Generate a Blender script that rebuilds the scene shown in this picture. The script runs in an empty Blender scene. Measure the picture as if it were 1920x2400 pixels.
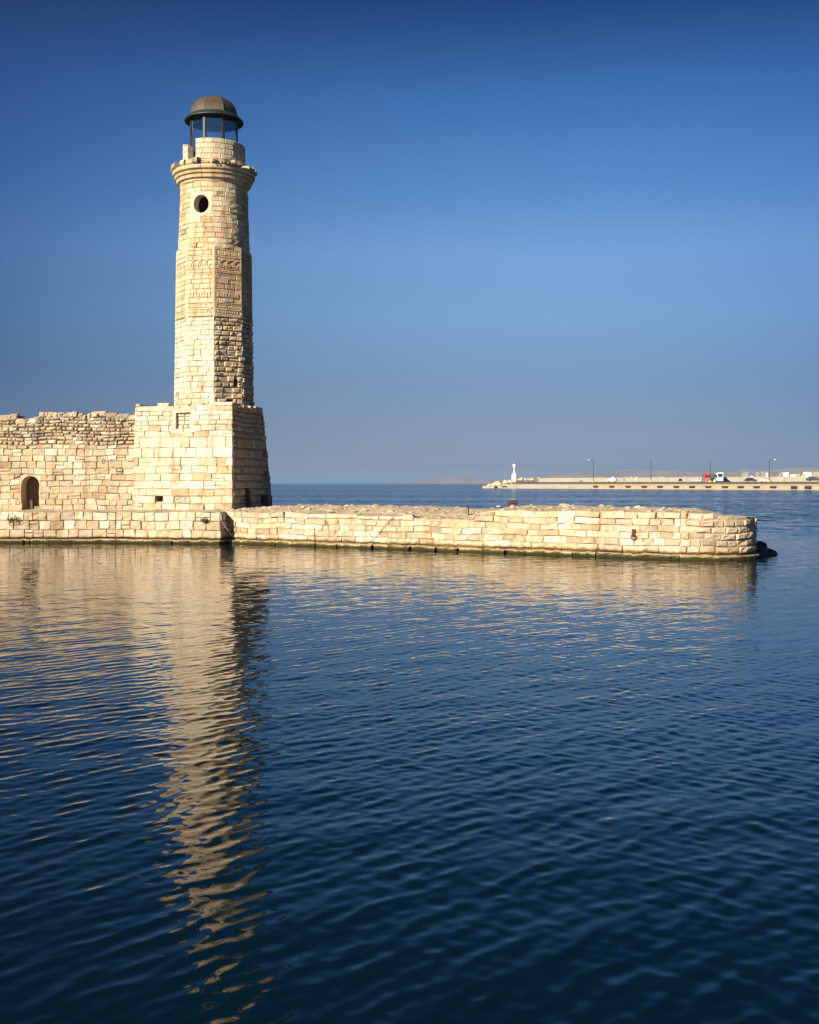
import bpy, bmesh, math, random
import numpy as np
from mathutils import Vector, Matrix, noise as mnoise

R = math.radians
rng = random.Random(7)
sc = bpy.context.scene
col = sc.collection

# ------------------------------------------------------------------ camera
F = 2573.0            # focal length in photo pixels (photo 1920 wide)
CAMZ = 2.6
cam = bpy.data.cameras.new('camera'); camo = bpy.data.objects.new('camera', cam); col.objects.link(camo)
camo.location = (0, 0, CAMZ); camo.rotation_euler = (R(90), 0, 0)
cam.sensor_fit = 'HORIZONTAL'; cam.sensor_width = 36.0; cam.lens = 36.0 * F / 1920
cam.shift_y = -67.0 / 1920
cam.clip_start = 0.1; cam.clip_end = 60000
sc.camera = camo

# ------------------------------------------------------------------ sky
SUN_EL, SUN_ROT = 25.0, 220.0
w = bpy.data.worlds.new('World'); sc.world = w; w.use_nodes = True
nt = w.node_tree; bg = nt.nodes['Background']
sky = nt.nodes.new('ShaderNodeTexSky'); sky.sky_type = 'NISHITA'; sky.sun_disc = False
sky.sun_elevation = R(SUN_EL); sky.sun_rotation = R(SUN_ROT)
sky.air_density = 1.0; sky.dust_density = 1.5; sky.ozone_density = 3.0
tc = nt.nodes.new('ShaderNodeTexCoord'); sep = nt.nodes.new('ShaderNodeSeparateXYZ')
nt.links.new(tc.outputs['Generated'], sep.inputs[0])
ramp = nt.nodes.new('ShaderNodeValToRGB'); cr = ramp.color_ramp; cr.interpolation = 'LINEAR'
stops = [(0.09, (1.063, 2.482, 4.739)), (0.47, (1.846, 1.832, 2.366)), (0.96, (0.953, 1.109, 1.828)), (1.49, (0.617, 0.703, 1.128)), (2.23, (0.463, 0.538, 0.864)), (2.96, (0.405, 0.45, 0.689)), (4.07, (0.363, 0.415, 0.61)), (5.17, (0.342, 0.406, 0.574)), (6.83, (0.37, 0.448, 0.599)), (8.47, (0.402, 0.515, 0.666)), (10.09, (0.427, 0.537, 0.684)), (11.7, (0.464, 0.58, 0.733)), (13.3, (0.383, 0.536, 0.707)), (14.87, (0.298, 0.491, 0.689)), (17.13, (0.23, 0.425, 0.633)), (19.44, (0.145, 0.345, 0.576)), (21.59, (0.083, 0.234, 0.429)), (23.67, (0.015, 0.134, 0.304)), (30, (0.009, 0.083, 0.188)), (42, (0.007, 0.06, 0.137))]
# clear deep-blue air: less light from high up than the plain Nishita model gives
while len(cr.elements) < len(stops): cr.elements.new(0.5)
for e, (el, c) in zip(cr.elements, stops):
    e.position = math.sin(R(el)); e.color = (*c, 1)
nt.links.new(sep.outputs['Z'], ramp.inputs[0])
mul = nt.nodes.new('ShaderNodeMix'); mul.data_type = 'RGBA'; mul.blend_type = 'MULTIPLY'; mul.clamp_factor = False
mul.inputs[0].default_value = 1.0
nt.links.new(sky.outputs[0], mul.inputs[6]); nt.links.new(ramp.outputs[0], mul.inputs[7])
# sky tinted darker to either side of the brightest azimuth, much like lens vignetting
vr = nt.nodes.new('ShaderNodeVectorMath'); vr.operation = 'DOT_PRODUCT'; vr.inputs[1].default_value = (math.cos(R(4)), -math.sin(R(4)), 0)
nt.links.new(tc.outputs['Generated'], vr.inputs[0])
sq = nt.nodes.new('ShaderNodeMath'); sq.operation = 'MULTIPLY'; nt.links.new(vr.outputs['Value'], sq.inputs[0]); nt.links.new(vr.outputs['Value'], sq.inputs[1])
pm = nt.nodes.new('ShaderNodeMath'); pm.operation = 'MULTIPLY'; pm.use_clamp = True; pm.inputs[1].default_value = 6.0
nt.links.new(sq.outputs[0], pm.inputs[0])
mul2 = nt.nodes.new('ShaderNodeMix'); mul2.data_type = 'RGBA'; mul2.blend_type = 'MULTIPLY'; nt.links.new(pm.outputs[0], mul2.inputs[0])
nt.links.new(mul.outputs[2], mul2.inputs[6]); mul2.inputs[7].default_value = (.36, .50, .66, 1)
nt.links.new(mul2.outputs[2], bg.inputs[0]); bg.inputs[1].default_value = 0.084

# ------------------------------------------------------------------ sun
sd = bpy.data.lights.new('sun', 'SUN'); so = bpy.data.objects.new('sun', sd); col.objects.link(so)
sd.energy = 5.0; sd.angle = R(0.6); sd.color = (1.0, .90, .74)
sdir = Vector((math.sin(R(SUN_ROT)) * math.cos(R(SUN_EL)), math.cos(R(SUN_ROT)) * math.cos(R(SUN_EL)), math.sin(R(SUN_EL))))
so.rotation_euler = sdir.to_track_quat('Z', 'Y').to_euler()
so.location = (-30, -30, 30)

sc.view_settings.view_transform = 'Standard'; sc.view_settings.look = 'None'
sc.view_settings.exposure = 1.05; sc.view_settings.gamma = 1.0
sc.cycles.max_bounces = 8; sc.cycles.volume_bounces = 0
sc.cycles.use_denoising = True

# ------------------------------------------------------------------ helpers
def tag(o, label=None, cat=None, group=None, kind=None):
    if label: o['label'] = label
    if cat: o['category'] = cat
    if group: o['group'] = group
    if kind: o['kind'] = kind
    return o

def empty(name, loc, rz=0.0):
    o = bpy.data.objects.new(name, None); col.objects.link(o); o.location = loc; o.rotation_euler = (0, 0, rz)
    o.empty_display_size = .3
    return o

def parent_world(o, p):
    """o's mesh is in world coordinates; p is at any depth"""
    o.parent = p
    M = Matrix.Identity(4); q = p; chain = []
    while q: chain.append(q); q = q.parent
    for q in reversed(chain):
        M = M @ q.matrix_parent_inverse @ Matrix.LocRotScale(q.location, q.rotation_euler, q.scale)
    o.matrix_parent_inverse = M.inverted()

class MB:
    def __init__(s): s.v = []; s.f = []; s.c = []; s.n = 0; s.m = []; s.mi = 0
    def add(s, verts, faces, tint=(1, 1, 1)):
        verts = np.asarray(verts, dtype=float).reshape(-1, 3)
        s.v.append(verts); b = s.n
        s.f += [tuple(b + i for i in f) for f in faces]
        s.m += [s.mi] * len(faces)
        t = np.asarray(tint, dtype=float)
        s.c.append(np.tile(t, (len(verts), 1)) if t.ndim == 1 else t)
        s.n += len(verts)
    def grid(s, P, tint=(1, 1, 1), closed_u=False):
        P = np.asarray(P); a, b = P.shape[:2]
        fs = []
        for j in range(b - 1):
            for i in range(a if closed_u else a - 1):
                i2 = (i + 1) % a
                fs.append((i * b + j, i2 * b + j, i2 * b + j + 1, i * b + j + 1))
        s.add(P.reshape(-1, 3), fs, tint)
    def box(s, c, size, rz=0, tint=(1, 1, 1), taper=1.0):
        x, y, z = [q / 2 for q in size]
        vs = []
        for sz in (-1, 1):
            k = taper if sz > 0 else 1
            for sx, sy in ((-1, -1), (1, -1), (1, 1), (-1, 1)):
                px, py = sx * x * k, sy * y * k
                vs.append((c[0] + px * math.cos(rz) - py * math.sin(rz), c[1] + px * math.sin(rz) + py * math.cos(rz), c[2] + sz * z))
        s.add(vs, [(3, 2, 1, 0), (4, 5, 6, 7), (0, 1, 5, 4), (1, 2, 6, 5), (2, 3, 7, 6), (3, 0, 4, 7)], tint)
    def tube(s, pts, r, n=8, tint=(1, 1, 1), caps=True):
        pts = [Vector(p) for p in pts]; k = len(pts)
        rr = r if isinstance(r, (list, tuple)) else [r] * k
        rows = []
        up = Vector((0, 0, 1))
        for i, p in enumerate(pts):
            d = (pts[min(i + 1, k - 1)] - pts[max(i - 1, 0)]).normalized()
            a = d.cross(up)
            if a.length < 1e-3: a = d.cross(Vector((1, 0, 0)))
            a.normalize(); b = d.cross(a).normalized()
            rows.append([p + (a * math.cos(2 * math.pi * j / n) + b * math.sin(2 * math.pi * j / n)) * rr[i] for j in range(n)])
        fs = []
        for i in range(k - 1):
            for j in range(n):
                j2 = (j + 1) % n
                fs.append((i * n + j, i * n + j2, (i + 1) * n + j2, (i + 1) * n + j))
        if caps: fs += [tuple(range(n)), tuple((k - 1) * n + j for j in reversed(range(n)))]
        s.add([q for r_ in rows for q in r_], fs, tint)
    def lathe(s, c, prof, n=32, tint=(1, 1, 1), a0=0, a1=2 * math.pi, rot=0):
        full = abs(a1 - a0 - 2 * math.pi) < 1e-6
        m = n if full else n + 1
        P = [[(c[0] + r * math.cos(a0 + rot + (a1 - a0) * i / n), c[1] + r * math.sin(a0 + rot + (a1 - a0) * i / n), c[2] + z) for r, z in prof] for i in range(m)]
        s.grid(P, tint, closed_u=full)
    def build(s, name, mat, parent=None, smooth=False, mats=None):
        me = bpy.data.meshes.new(name)
        V = np.concatenate(s.v) if s.v else np.zeros((0, 3))
        me.from_pydata(V.tolist(), [], s.f)
        C = np.concatenate(s.c); at = me.color_attributes.new('Col', 'FLOAT_COLOR', 'POINT')
        at.data.foreach_set('color', np.concatenate([C, np.ones((len(C), 1))], 1).astype(np.float32).ravel())
        bm = bmesh.new(); bm.from_mesh(me); bmesh.ops.recalc_face_normals(bm, faces=bm.faces); bm.to_mesh(me); bm.free()
        if mats:
            for q in mats: me.materials.append(q)
            me.polygons.foreach_set('material_index', s.m)
        else: me.materials.append(mat)
        if smooth: me.polygons.foreach_set('use_smooth', [True] * len(me.polygons))
        o = bpy.data.objects.new(name, me); col.objects.link(o)
        if parent: parent_world(o, parent)
        return o

def snoise(x, y, z=0.0):
    """cheap smooth pseudo-noise, numpy-friendly, about -1..1"""
    return (np.sin(x * 1.7 + 2.3 * np.sin(y * 1.1 + z)) + np.sin(y * 2.1 + 1.9 * np.sin(x * .9 + z * 1.3)) + np.sin(x * 3.1 - y * 2.7 + z * 2.1) * .6) / 2.6

# ------------------------------------------------------------------ materials
def newmat(name):
    m = bpy.data.materials.new(name); m.use_nodes = True
    return m, m.node_tree, m.node_tree.nodes['Principled BSDF']

def N(nt, t, **kw):
    n = nt.nodes.new(t)
    for k, v in kw.items(): setattr(n, k, v)
    return n

def mixc(nt, fac, a, b, mode='MIX'):
    n = N(nt, 'ShaderNodeMix', data_type='RGBA', blend_type=mode)
    for s_, v in ((0, fac), (6, a), (7, b)):
        if hasattr(v, 'links') or hasattr(v, 'is_output'): nt.links.new(v, n.inputs[s_])
        elif isinstance(v, tuple): n.inputs[s_].default_value = (*v, 1)
        else: n.inputs[s_].default_value = v
    return n.outputs[2]

def ramp_node(nt, fac, stops, interp='LINEAR'):
    n = N(nt, 'ShaderNodeValToRGB'); n.color_ramp.interpolation = interp
    while len(n.color_ramp.elements) < len(stops): n.color_ramp.elements.new(.5)
    for e, (p, c) in zip(n.color_ramp.elements, stops):
        e.position = p; e.color = (*c, 1) if isinstance(c, tuple) else (c, c, c, 1)
    nt.links.new(fac, n.inputs[0]); return n.outputs[0]

def noise_node(nt, vec, scale, detail=4, rough=.55, dist=0.0):
    n = N(nt, 'ShaderNodeTexNoise'); n.inputs['Scale'].default_value = scale; n.inputs['Detail'].default_value = detail
    n.inputs['Roughness'].default_value = rough; n.inputs['Distortion'].default_value = dist
    nt.links.new(vec, n.inputs['Vector']); return n.outputs['Fac']

def stone_mat(name, tide=False, bump=.5, warm=(1, 1, 1)):
    m, nt, p = newmat(name)
    tc = N(nt, 'ShaderNodeTexCoord'); vec = tc.outputs['Object']
    at = N(nt, 'ShaderNodeAttribute', attribute_name='Col')
    n1 = noise_node(nt, vec, 1.1, 5, .6); n2 = noise_node(nt, vec, 9, 6, .7); n3 = noise_node(nt, vec, 45, 4, .7)
    c = mixc(nt, 1.0, at.outputs['Color'], ramp_node(nt, n1, [(.3, (.80, .78, .76)), (.5, (1, 1, 1)), (.75, (1.08, 1.0, .88))]), 'MULTIPLY')
    c = mixc(nt, 1.0, c, ramp_node(nt, n2, [(.28, (.62, .56, .50)), (.42, (.95, .93, .90)), (.8, (1.08, 1.06, 1.02))]), 'MULTIPLY')
    c = mixc(nt, 1.0, c, ramp_node(nt, n3, [(.30, (.72, .70, .66)), (.45, (1, 1, 1)), (.8, (1.05, 1.05, 1.05))]), 'MULTIPLY')
    mps = N(nt, 'ShaderNodeMapping'); mps.inputs['Scale'].default_value = (2.6, 2.6, .30); nt.links.new(vec, mps.inputs[0])
    c = mixc(nt, 1.0, c, ramp_node(nt, noise_node(nt, mps.outputs[0], 1.0, 4, .65), [(.34, (.74, .69, .62)), (.47, (.97, .96, .95)), (.62, (1.03, 1.02, 1.0))]), 'MULTIPLY')
    c = mixc(nt, 1.0, c, ramp_node(nt, noise_node(nt, vec, 3.2, 3, .6, .6), [(.33, (.88, .79, .68)), (.44, (1, 1, 1))]), 'MULTIPLY')
    if tide:
        sp = N(nt, 'ShaderNodeSeparateXYZ'); geo = N(nt, 'ShaderNodeNewGeometry'); nt.links.new(geo.outputs['Position'], sp.inputs[0])
        a = N(nt, 'ShaderNodeMath', operation='MULTIPLY_ADD'); a.inputs[1].default_value = .26; a.inputs[2].default_value = -.13
        nt.links.new(noise_node(nt, vec, 2.5, 5, .7), a.inputs[0])
        b = N(nt, 'ShaderNodeMath', operation='ADD'); nt.links.new(sp.outputs['Z'], b.inputs[0]); nt.links.new(a.outputs[0], b.inputs[1])
        f = ramp_node(nt, b.outputs[0], [(.06, (.06, .06, .03)), (.11, (.26, .24, .12)), (.145, (.90, .87, .70)), (.165, (.75, .70, .5)), (.19, (.16, .14, .08)), (.25, (.30, .26, .16)), (.33, (1, 1, 1))])
        c = mixc(nt, 1.0, c, f, 'MULTIPLY')
    nt.links.new(c, p.inputs['Base Color']); p.inputs['Roughness'].default_value = .9
    p.inputs['Specular IOR Level'].default_value = .2
    bp = N(nt, 'ShaderNodeBump'); bp.inputs['Strength'].default_value = bump; bp.inputs['Distance'].default_value = .05
    mx = N(nt, 'ShaderNodeMath', operation='MULTIPLY_ADD'); mx.inputs[1].default_value = .4
    nt.links.new(n3, mx.inputs[0]); nt.links.new(n2, mx.inputs[2]); nt.links.new(mx.outputs[0], bp.inputs['Height'])
    nt.links.new(bp.outputs[0], p.inputs['Normal'])
    return m

def plain_mat(name, c, rough=.6, metal=0.0, var=.15, scale=6, bump=0.0, spec=.5):
    m, nt, p = newmat(name)
    tc = N(nt, 'ShaderNodeTexCoord'); n = noise_node(nt, tc.outputs['Object'], scale, 5, .65)
    f = ramp_node(nt, n, [(.3, (1 - var,) * 3), (.7, (1 + var,) * 3)])
    nt.links.new(mixc(nt, 1.0, c, f, 'MULTIPLY'), p.inputs['Base Color'])
    p.inputs['Roughness'].default_value = rough; p.inputs['Metallic'].default_value = metal
    p.inputs['Specular IOR Level'].default_value = spec
    if bump:
        bp = N(nt, 'ShaderNodeBump'); bp.inputs['Strength'].default_value = bump; bp.inputs['Distance'].default_value = .05
        nt.links.new(n, bp.inputs['Height']); nt.links.new(bp.outputs[0], p.inputs['Normal'])
    return m

M_STONE = stone_mat('limestone')
M_STONE_T = stone_mat('tidal limestone', tide=True)
M_MORTAR = plain_mat('weathered mortar', (.36, .275, .175), .95, var=.35, scale=8, bump=.5, spec=.1)
M_MORTAR_T = stone_mat('tidal mortar', tide=True, bump=.7)
M_TOP = stone_mat('trodden rubble surface', bump=1.0)
M_COPPER = plain_mat('weathered copper', (.092, .070, .048), .5, .3, var=.35, scale=3, bump=.1)
M_RIM = plain_mat('verdigris metal', (.022, .026, .018), .55, .2, var=.4, scale=6)
M_IRON = plain_mat('dark iron', (.03, .026, .022), .55, .4, var=.3)
M_RUST = plain_mat('rusty iron', (.06, .024, .016), .85, .1, var=.45, scale=12, bump=.4)
M_DARK = plain_mat('painted hollow shade', (.02, .016, .012), .95, var=.3)
M_ROCKWET = plain_mat('wet dark rock', (.035, .03, .025), .6, var=.4, scale=3, bump=.8)
M_CONC = plain_mat('pale concrete', (.33, .285, .215), .9, var=.12, scale=.25, spec=.2)
M_CONC_Y = plain_mat('ochre concrete', (.36, .27, .165), .9, var=.12, scale=.3, spec=.2)
M_CONC_G = plain_mat('grey concrete', (.30, .26, .20), .9, var=.15, scale=.3, spec=.2)
M_ASPH = plain_mat('quay asphalt', (.055, .05, .045), .9, var=.2, scale=.5)
M_RUBBER = plain_mat('black rubber', (.015, .014, .013), .8, var=.2)
M_WHITE = plain_mat('white paint', (.78, .76, .72), .5, var=.06)
M_YEL = plain_mat('yellow paint', (.60, .40, .07), .6, var=.15)
M_RED = plain_mat('red paint', (.42, .025, .03), .35, var=.1)
M_BLK = plain_mat('black car paint', (.02, .02, .022), .3, var=.1)
M_GREY = plain_mat('grey paint', (.16, .17, .17), .5, var=.15)
M_WIN = plain_mat('dark window glass', (.02, .025, .03), .15, var=.1)
M_GREEN = plain_mat('leaf green', (.06, .085, .03), .8, var=.4, scale=20)
M_DRY = plain_mat('dry twig brown', (.10, .075, .04), .9, var=.4, scale=20)
M_ROPE = plain_mat('pale rope', (.50, .43, .32), .9, var=.2)
M_ROPED = plain_mat('dark rope', (.09, .07, .05), .9, var=.2)
M_PINK = plain_mat('faded pink spray paint', (.60, .16, .18), .8, var=.2)
M_PURP = plain_mat('purple spray paint', (.11, .018, .05), .8, var=.2)
M_MARK = plain_mat('grey marker', (.13, .11, .09), .8, var=.2)
M_SKIN = plain_mat('dark clothing', (.06, .05, .06), .9, var=.2)

# glass of the lantern room
M_GLASS, gnt, gp = newmat('lantern glass')
gt = N(gnt, 'ShaderNodeBsdfTransparent'); gt.inputs[0].default_value = (.93, .955, .96, 1)
gg = N(gnt, 'ShaderNodeBsdfGlossy'); gg.inputs['Roughness'].default_value = .05; gg.inputs[0].default_value = (.9, .95, 1, 1)
fr = N(gnt, 'ShaderNodeFresnel'); fr.inputs[0].default_value = 1.45
mxs = N(gnt, 'ShaderNodeMixShader')
mxs.inputs[0].default_value = .13; gnt.links.new(gt.outputs[0], mxs.inputs[1]); gnt.links.new(gg.outputs[0], mxs.inputs[2])
gnt.links.new(mxs.outputs[0], gnt.nodes['Material Output'].inputs[0])

# ------------------------------------------------------------------ water
def wave_field(X, Y):
    r = random.Random(3)
    H = np.zeros_like(X); DX = np.zeros_like(X); DY = np.zeros_like(X)
    # distance to the quay line: calmer water in its lee
    dq = ((47.6 - Y) - .606 * (X + 7.7)) * .855
    dq = np.where(X < -8, np.minimum((47.0 - Y), 60), dq)
    calm = .36 + .64 * np.clip((dq - 3) / 22, 0, 1) ** 1.0
    calm = np.maximum(calm, .36 + .34 * np.clip((X + 6) / 5, 0, 1))
    calm = np.where(dq < 0, .8, calm)
    calm = calm * (.78 + .22 * np.clip((Y - 7) / 6, 0, 1))
    g1 = 1 + .35 * snoise(X * .12, Y * .12, 1.0)
    right = np.clip((X + 3.0) / 8, 0, 1)
    trains = [  # k direction (deg), spread, lmin, lmax, slope rms, count, envelope
        (134, 15, .10, .32, .070, 44, calm * g1 * (1 - .25 * right)),
        (38, 18, .10, .30, .062, 38, calm * (.12 + .88 * right) * (1 + .3 * snoise(X * .17, Y * .15, 4.0))),
        (110, 45, .08, .18, .030, 26, calm * (1 + .5 * snoise(X * .3, Y * .3, 2.0))),
        (125, 22, .5, 1.5, .014, 12, .6 + .4 * calm)]
    for (d0, spr, l0, l1, srms, n, env) in trains:
        comps = []
        for i in range(n):
            lam = l0 * (l1 / l0) ** ((i + r.random()) / n)
            comps.append((lam, R(d0 + r.gauss(0, spr)), r.random() * 2 * math.pi))
        s_i = srms * math.sqrt(2.0 / n)
        for lam, th, ph in comps:
            k = 2 * math.pi / lam; A = s_i / k
            # fade short waves where the mesh gets too coarse for them
            res = np.clip(.0028 * Y, .035, .11) * 2.2
            fade = np.clip((lam - res) / (res * .6), 0, 1)
            arg = k * (X * math.cos(th) + Y * math.sin(th)) + ph + .8 * snoise(X * .09 + ph, Y * .09, ph)
            a = A * env * fade
            H += a * np.cos(arg); q = 1.1
            DX -= q * a * math.cos(th) * np.sin(arg); DY -= q * a * math.sin(th) * np.sin(arg)
    far = np.clip((66 - Y) / 10, 0, 1)
    return H * far, DX * far, DY * far

def build_water():
    ys = [-6, -3, 0, 2.0, 3.0]
    y = 3.6
    while y < 66: ys.append(y); y += min(max(.0025 * y, .028), .11)
    while y < 14000: ys.append(y); y *= 1.06
    ys.append(14000); ys = np.array(ys); nc = 1000
    s = np.linspace(-1, 1, nc); s = np.sign(s) * np.abs(s) ** 1.25
    Yg = np.repeat(ys[:, None], nc, 1); Xg = s[None, :] * (11 + .66 * np.maximum(Yg, 0))
    H, DX, DY = wave_field(Xg, Yg)
    nearf = np.clip((Yg - 3.6) / .5, 0, 1)
    P = np.stack([Xg + DX * nearf, Yg + DY * nearf, H * nearf], -1)
    a, b = P.shape[:2]
    idx = np.arange(a * b).reshape(a, b)
    q = np.stack([idx[:-1, :-1], idx[:-1, 1:], idx[1:, 1:], idx[1:, :-1]], -1).reshape(-1, 4)
    me = bpy.data.meshes.new('water')
    me.vertices.add(a * b); me.vertices.foreach_set('co', P.reshape(-1).astype(np.float32))
    nq = len(q); me.loops.add(nq * 4); me.loops.foreach_set('vertex_index', q.reshape(-1).astype(np.int32))
    me.polygons.add(nq); me.polygons.foreach_set('loop_start', np.arange(0, nq * 4, 4, dtype=np.int32))
    me.polygons.foreach_set('loop_total', np.full(nq, 4, dtype=np.int32)) if hasattr(me.polygons[0], 'loop_total') and False else None
    me.update(calc_edges=True); me.validate()
    me.polygons.foreach_set('use_smooth', [True] * len(me.polygons))
    m, nt, p = newmat('sea water')
    geo = N(nt, 'ShaderNodeNewGeometry'); sp = N(nt, 'ShaderNodeSeparateXYZ'); nt.links.new(geo.outputs['Position'], sp.inputs[0])
    p.inputs['Base Color'].default_value = (.0006, .0078, .0135, 1); p.inputs['Roughness'].default_value = .03; p.inputs['IOR'].default_value = 1.33
    p.inputs['Specular IOR Level'].default_value = .5
    def slopes(rot, sc3, scale, amp, detail=3, back=False):
        mp = N(nt, 'ShaderNodeMapping'); mp.inputs['Rotation'].default_value = (0, 0, R(rot)); mp.inputs['Scale'].default_value = sc3
        nt.links.new(geo.outputs['Position'], mp.inputs[0])
        n = N(nt, 'ShaderNodeTexNoise'); n.inputs['Scale'].default_value = scale; n.inputs['Detail'].default_value = detail; n.inputs['Roughness'].default_value = .5
        nt.links.new(mp.outputs[0], n.inputs['Vector'])
        a = N(nt, 'ShaderNodeVectorMath', operation='SUBTRACT'); nt.links.new(n.outputs['Color'], a.inputs[0]); a.inputs[1].default_value = (.5, .5, .5)
        b = N(nt, 'ShaderNodeVectorMath', operation='MULTIPLY'); nt.links.new(a.outputs[0], b.inputs[0])
        if back:   # far off the wave normals all lean to the viewpoint, so they reflect higher sky
            ab = N(nt, 'ShaderNodeVectorMath', operation='ABSOLUTE'); nt.links.new(a.outputs[0], ab.inputs[0])
            s1 = N(nt, 'ShaderNodeSeparateXYZ'); nt.links.new(a.outputs[0], s1.inputs[0]); s2 = N(nt, 'ShaderNodeSeparateXYZ'); nt.links.new(ab.outputs[0], s2.inputs[0])
            ng = N(nt, 'ShaderNodeMath', operation='MULTIPLY'); ng.inputs[1].default_value = -1; nt.links.new(s2.outputs[1], ng.inputs[0])
            c3 = N(nt, 'ShaderNodeCombineXYZ'); nt.links.new(s1.outputs[0], c3.inputs[0]); nt.links.new(ng.outputs[0], c3.inputs[1]); nt.links.new(c3.outputs[0], b.inputs[0])
        if isinstance(amp, tuple): b.inputs[1].default_value = amp
        else: nt.links.new(amp, b.inputs[1])
        return b.outputs[0]
    # open sea beyond the pier is choppier than the sheltered harbour; wind patches and slicks vary it
    mr = N(nt, 'ShaderNodeMapRange'); mr.inputs['From Min'].default_value = 47; mr.inputs['From Max'].default_value = 75
    mr.inputs['To Min'].default_value = 0.0; mr.inputs['To Max'].default_value = 1.0
    nt.links.new(sp.outputs['Y'], mr.inputs['Value'])
    mp3 = N(nt, 'ShaderNodeMapping'); mp3.inputs['Scale'].default_value = (.0022, .03, 1); nt.links.new(geo.outputs['Position'], mp3.inputs[0])
    n3 = noise_node(nt, mp3.outputs[0], 1.0, 3, .6)
    pr = ramp_node(nt, n3, [(.36, .40), (.5, .85), (.64, 1.0)])
    mm = N(nt, 'ShaderNodeMath', operation='MULTIPLY'); nt.links.new(pr, mm.inputs[0]); nt.links.new(mr.outputs[0], mm.inputs[1])
    cb = N(nt, 'ShaderNodeCombineXYZ'); ax = N(nt, 'ShaderNodeMath', operation='MULTIPLY'); ax.inputs[1].default_value = .7
    ay = N(nt, 'ShaderNodeMath', operation='MULTIPLY'); ay.inputs[1].default_value = 1.6
    nt.links.new(mm.outputs[0], ax.inputs[0]); nt.links.new(mm.outputs[0], ay.inputs[0]); nt.links.new(ax.outputs[0], cb.inputs[0]); nt.links.new(ay.outputs[0], cb.inputs[1])
    # fine capillary ripples; the mesh carries them near the viewer, the shader further out
    m4 = N(nt, 'ShaderNodeMapRange'); m4.inputs['From Min'].default_value = 10; m4.inputs['From Max'].default_value = 34
    m4.inputs['To Min'].default_value = .05; m4.inputs['To Max'].default_value = .20; nt.links.new(sp.outputs['Y'], m4.inputs['Value'])
    mpw = N(nt, 'ShaderNodeMapping'); mpw.inputs['Scale'].default_value = (.10, .16, 1); nt.links.new(geo.outputs['Position'], mpw.inputs[0])
    wp = ramp_node(nt, noise_node(nt, mpw.outputs[0], 1.0, 3, .6), [(.35, .35), (.65, 1.2)])
    m5 = N(nt, 'ShaderNodeMath', operation='MULTIPLY'); nt.links.new(m4.outputs[0], m5.inputs[0]); nt.links.new(wp, m5.inputs[1])
    m6 = N(nt, 'ShaderNodeMapRange'); m6.inputs['From Min'].default_value = -7; m6.inputs['From Max'].default_value = 1
    m6.inputs['To Min'].default_value = 1.0; m6.inputs['To Max'].default_value = 1.7; nt.links.new(sp.outputs['X'], m6.inputs['Value'])
    m7 = N(nt, 'ShaderNodeMath', operation='MULTIPLY'); nt.links.new(m5.outputs[0], m7.inputs[0]); nt.links.new(m6.outputs[0], m7.inputs[1]); m5 = m7
    c4 = N(nt, 'ShaderNodeCombineXYZ'); nt.links.new(m5.outputs[0], c4.inputs[0]); nt.links.new(m5.outputs[0], c4.inputs[1])
    tot = geo.outputs['Normal']
    for q in (slopes(-42, (.45, 1.3, 1), 5.5, c4.outputs[0]), slopes(20, (.6, 1.1, 1), 15.0, (.03, .045, 0), 2), slopes(6, (.4, 1.0, 1), 1.1, cb.outputs[0], 5, True)):
        ad = N(nt, 'ShaderNodeVectorMath', operation='ADD'); nt.links.new(tot, ad.inputs[0]); nt.links.new(q, ad.inputs[1]); tot = ad.outputs[0]
    nz = N(nt, 'ShaderNodeVectorMath', operation='NORMALIZE'); nt.links.new(tot, nz.inputs[0]); nt.links.new(nz.outputs[0], p.inputs['Normal'])
    me.materials.append(m)
    o = bpy.data.objects.new('water', me); col.objects.link(o)
    tag(o, 'rippled dark blue harbour water reaching to the horizon', kind='structure')
    # seabed under everything
    g = MB(); g.add([(-12000, -8, -5), (12000, -8, -5), (12000, 14000, -5), (-12000, 14000, -5)], [(0, 1, 2, 3)])
    tag(g.build('seabed', plain_mat('seabed sand', (.02, .03, .035), .9)), 'dark seabed under the water', kind='structure')
build_water()

# ------------------------------------------------------------------ masonry
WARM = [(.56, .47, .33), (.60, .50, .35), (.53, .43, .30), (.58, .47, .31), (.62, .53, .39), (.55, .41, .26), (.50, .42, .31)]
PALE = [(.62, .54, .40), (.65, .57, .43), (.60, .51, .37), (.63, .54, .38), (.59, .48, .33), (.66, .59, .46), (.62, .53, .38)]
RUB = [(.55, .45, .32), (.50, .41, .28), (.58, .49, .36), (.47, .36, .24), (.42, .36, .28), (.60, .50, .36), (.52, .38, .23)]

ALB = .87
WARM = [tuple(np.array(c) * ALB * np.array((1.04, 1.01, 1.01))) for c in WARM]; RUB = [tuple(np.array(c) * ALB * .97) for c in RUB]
PALE = [tuple(np.array(c) * np.array((.94, .945, .99))) for c in PALE]

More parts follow.
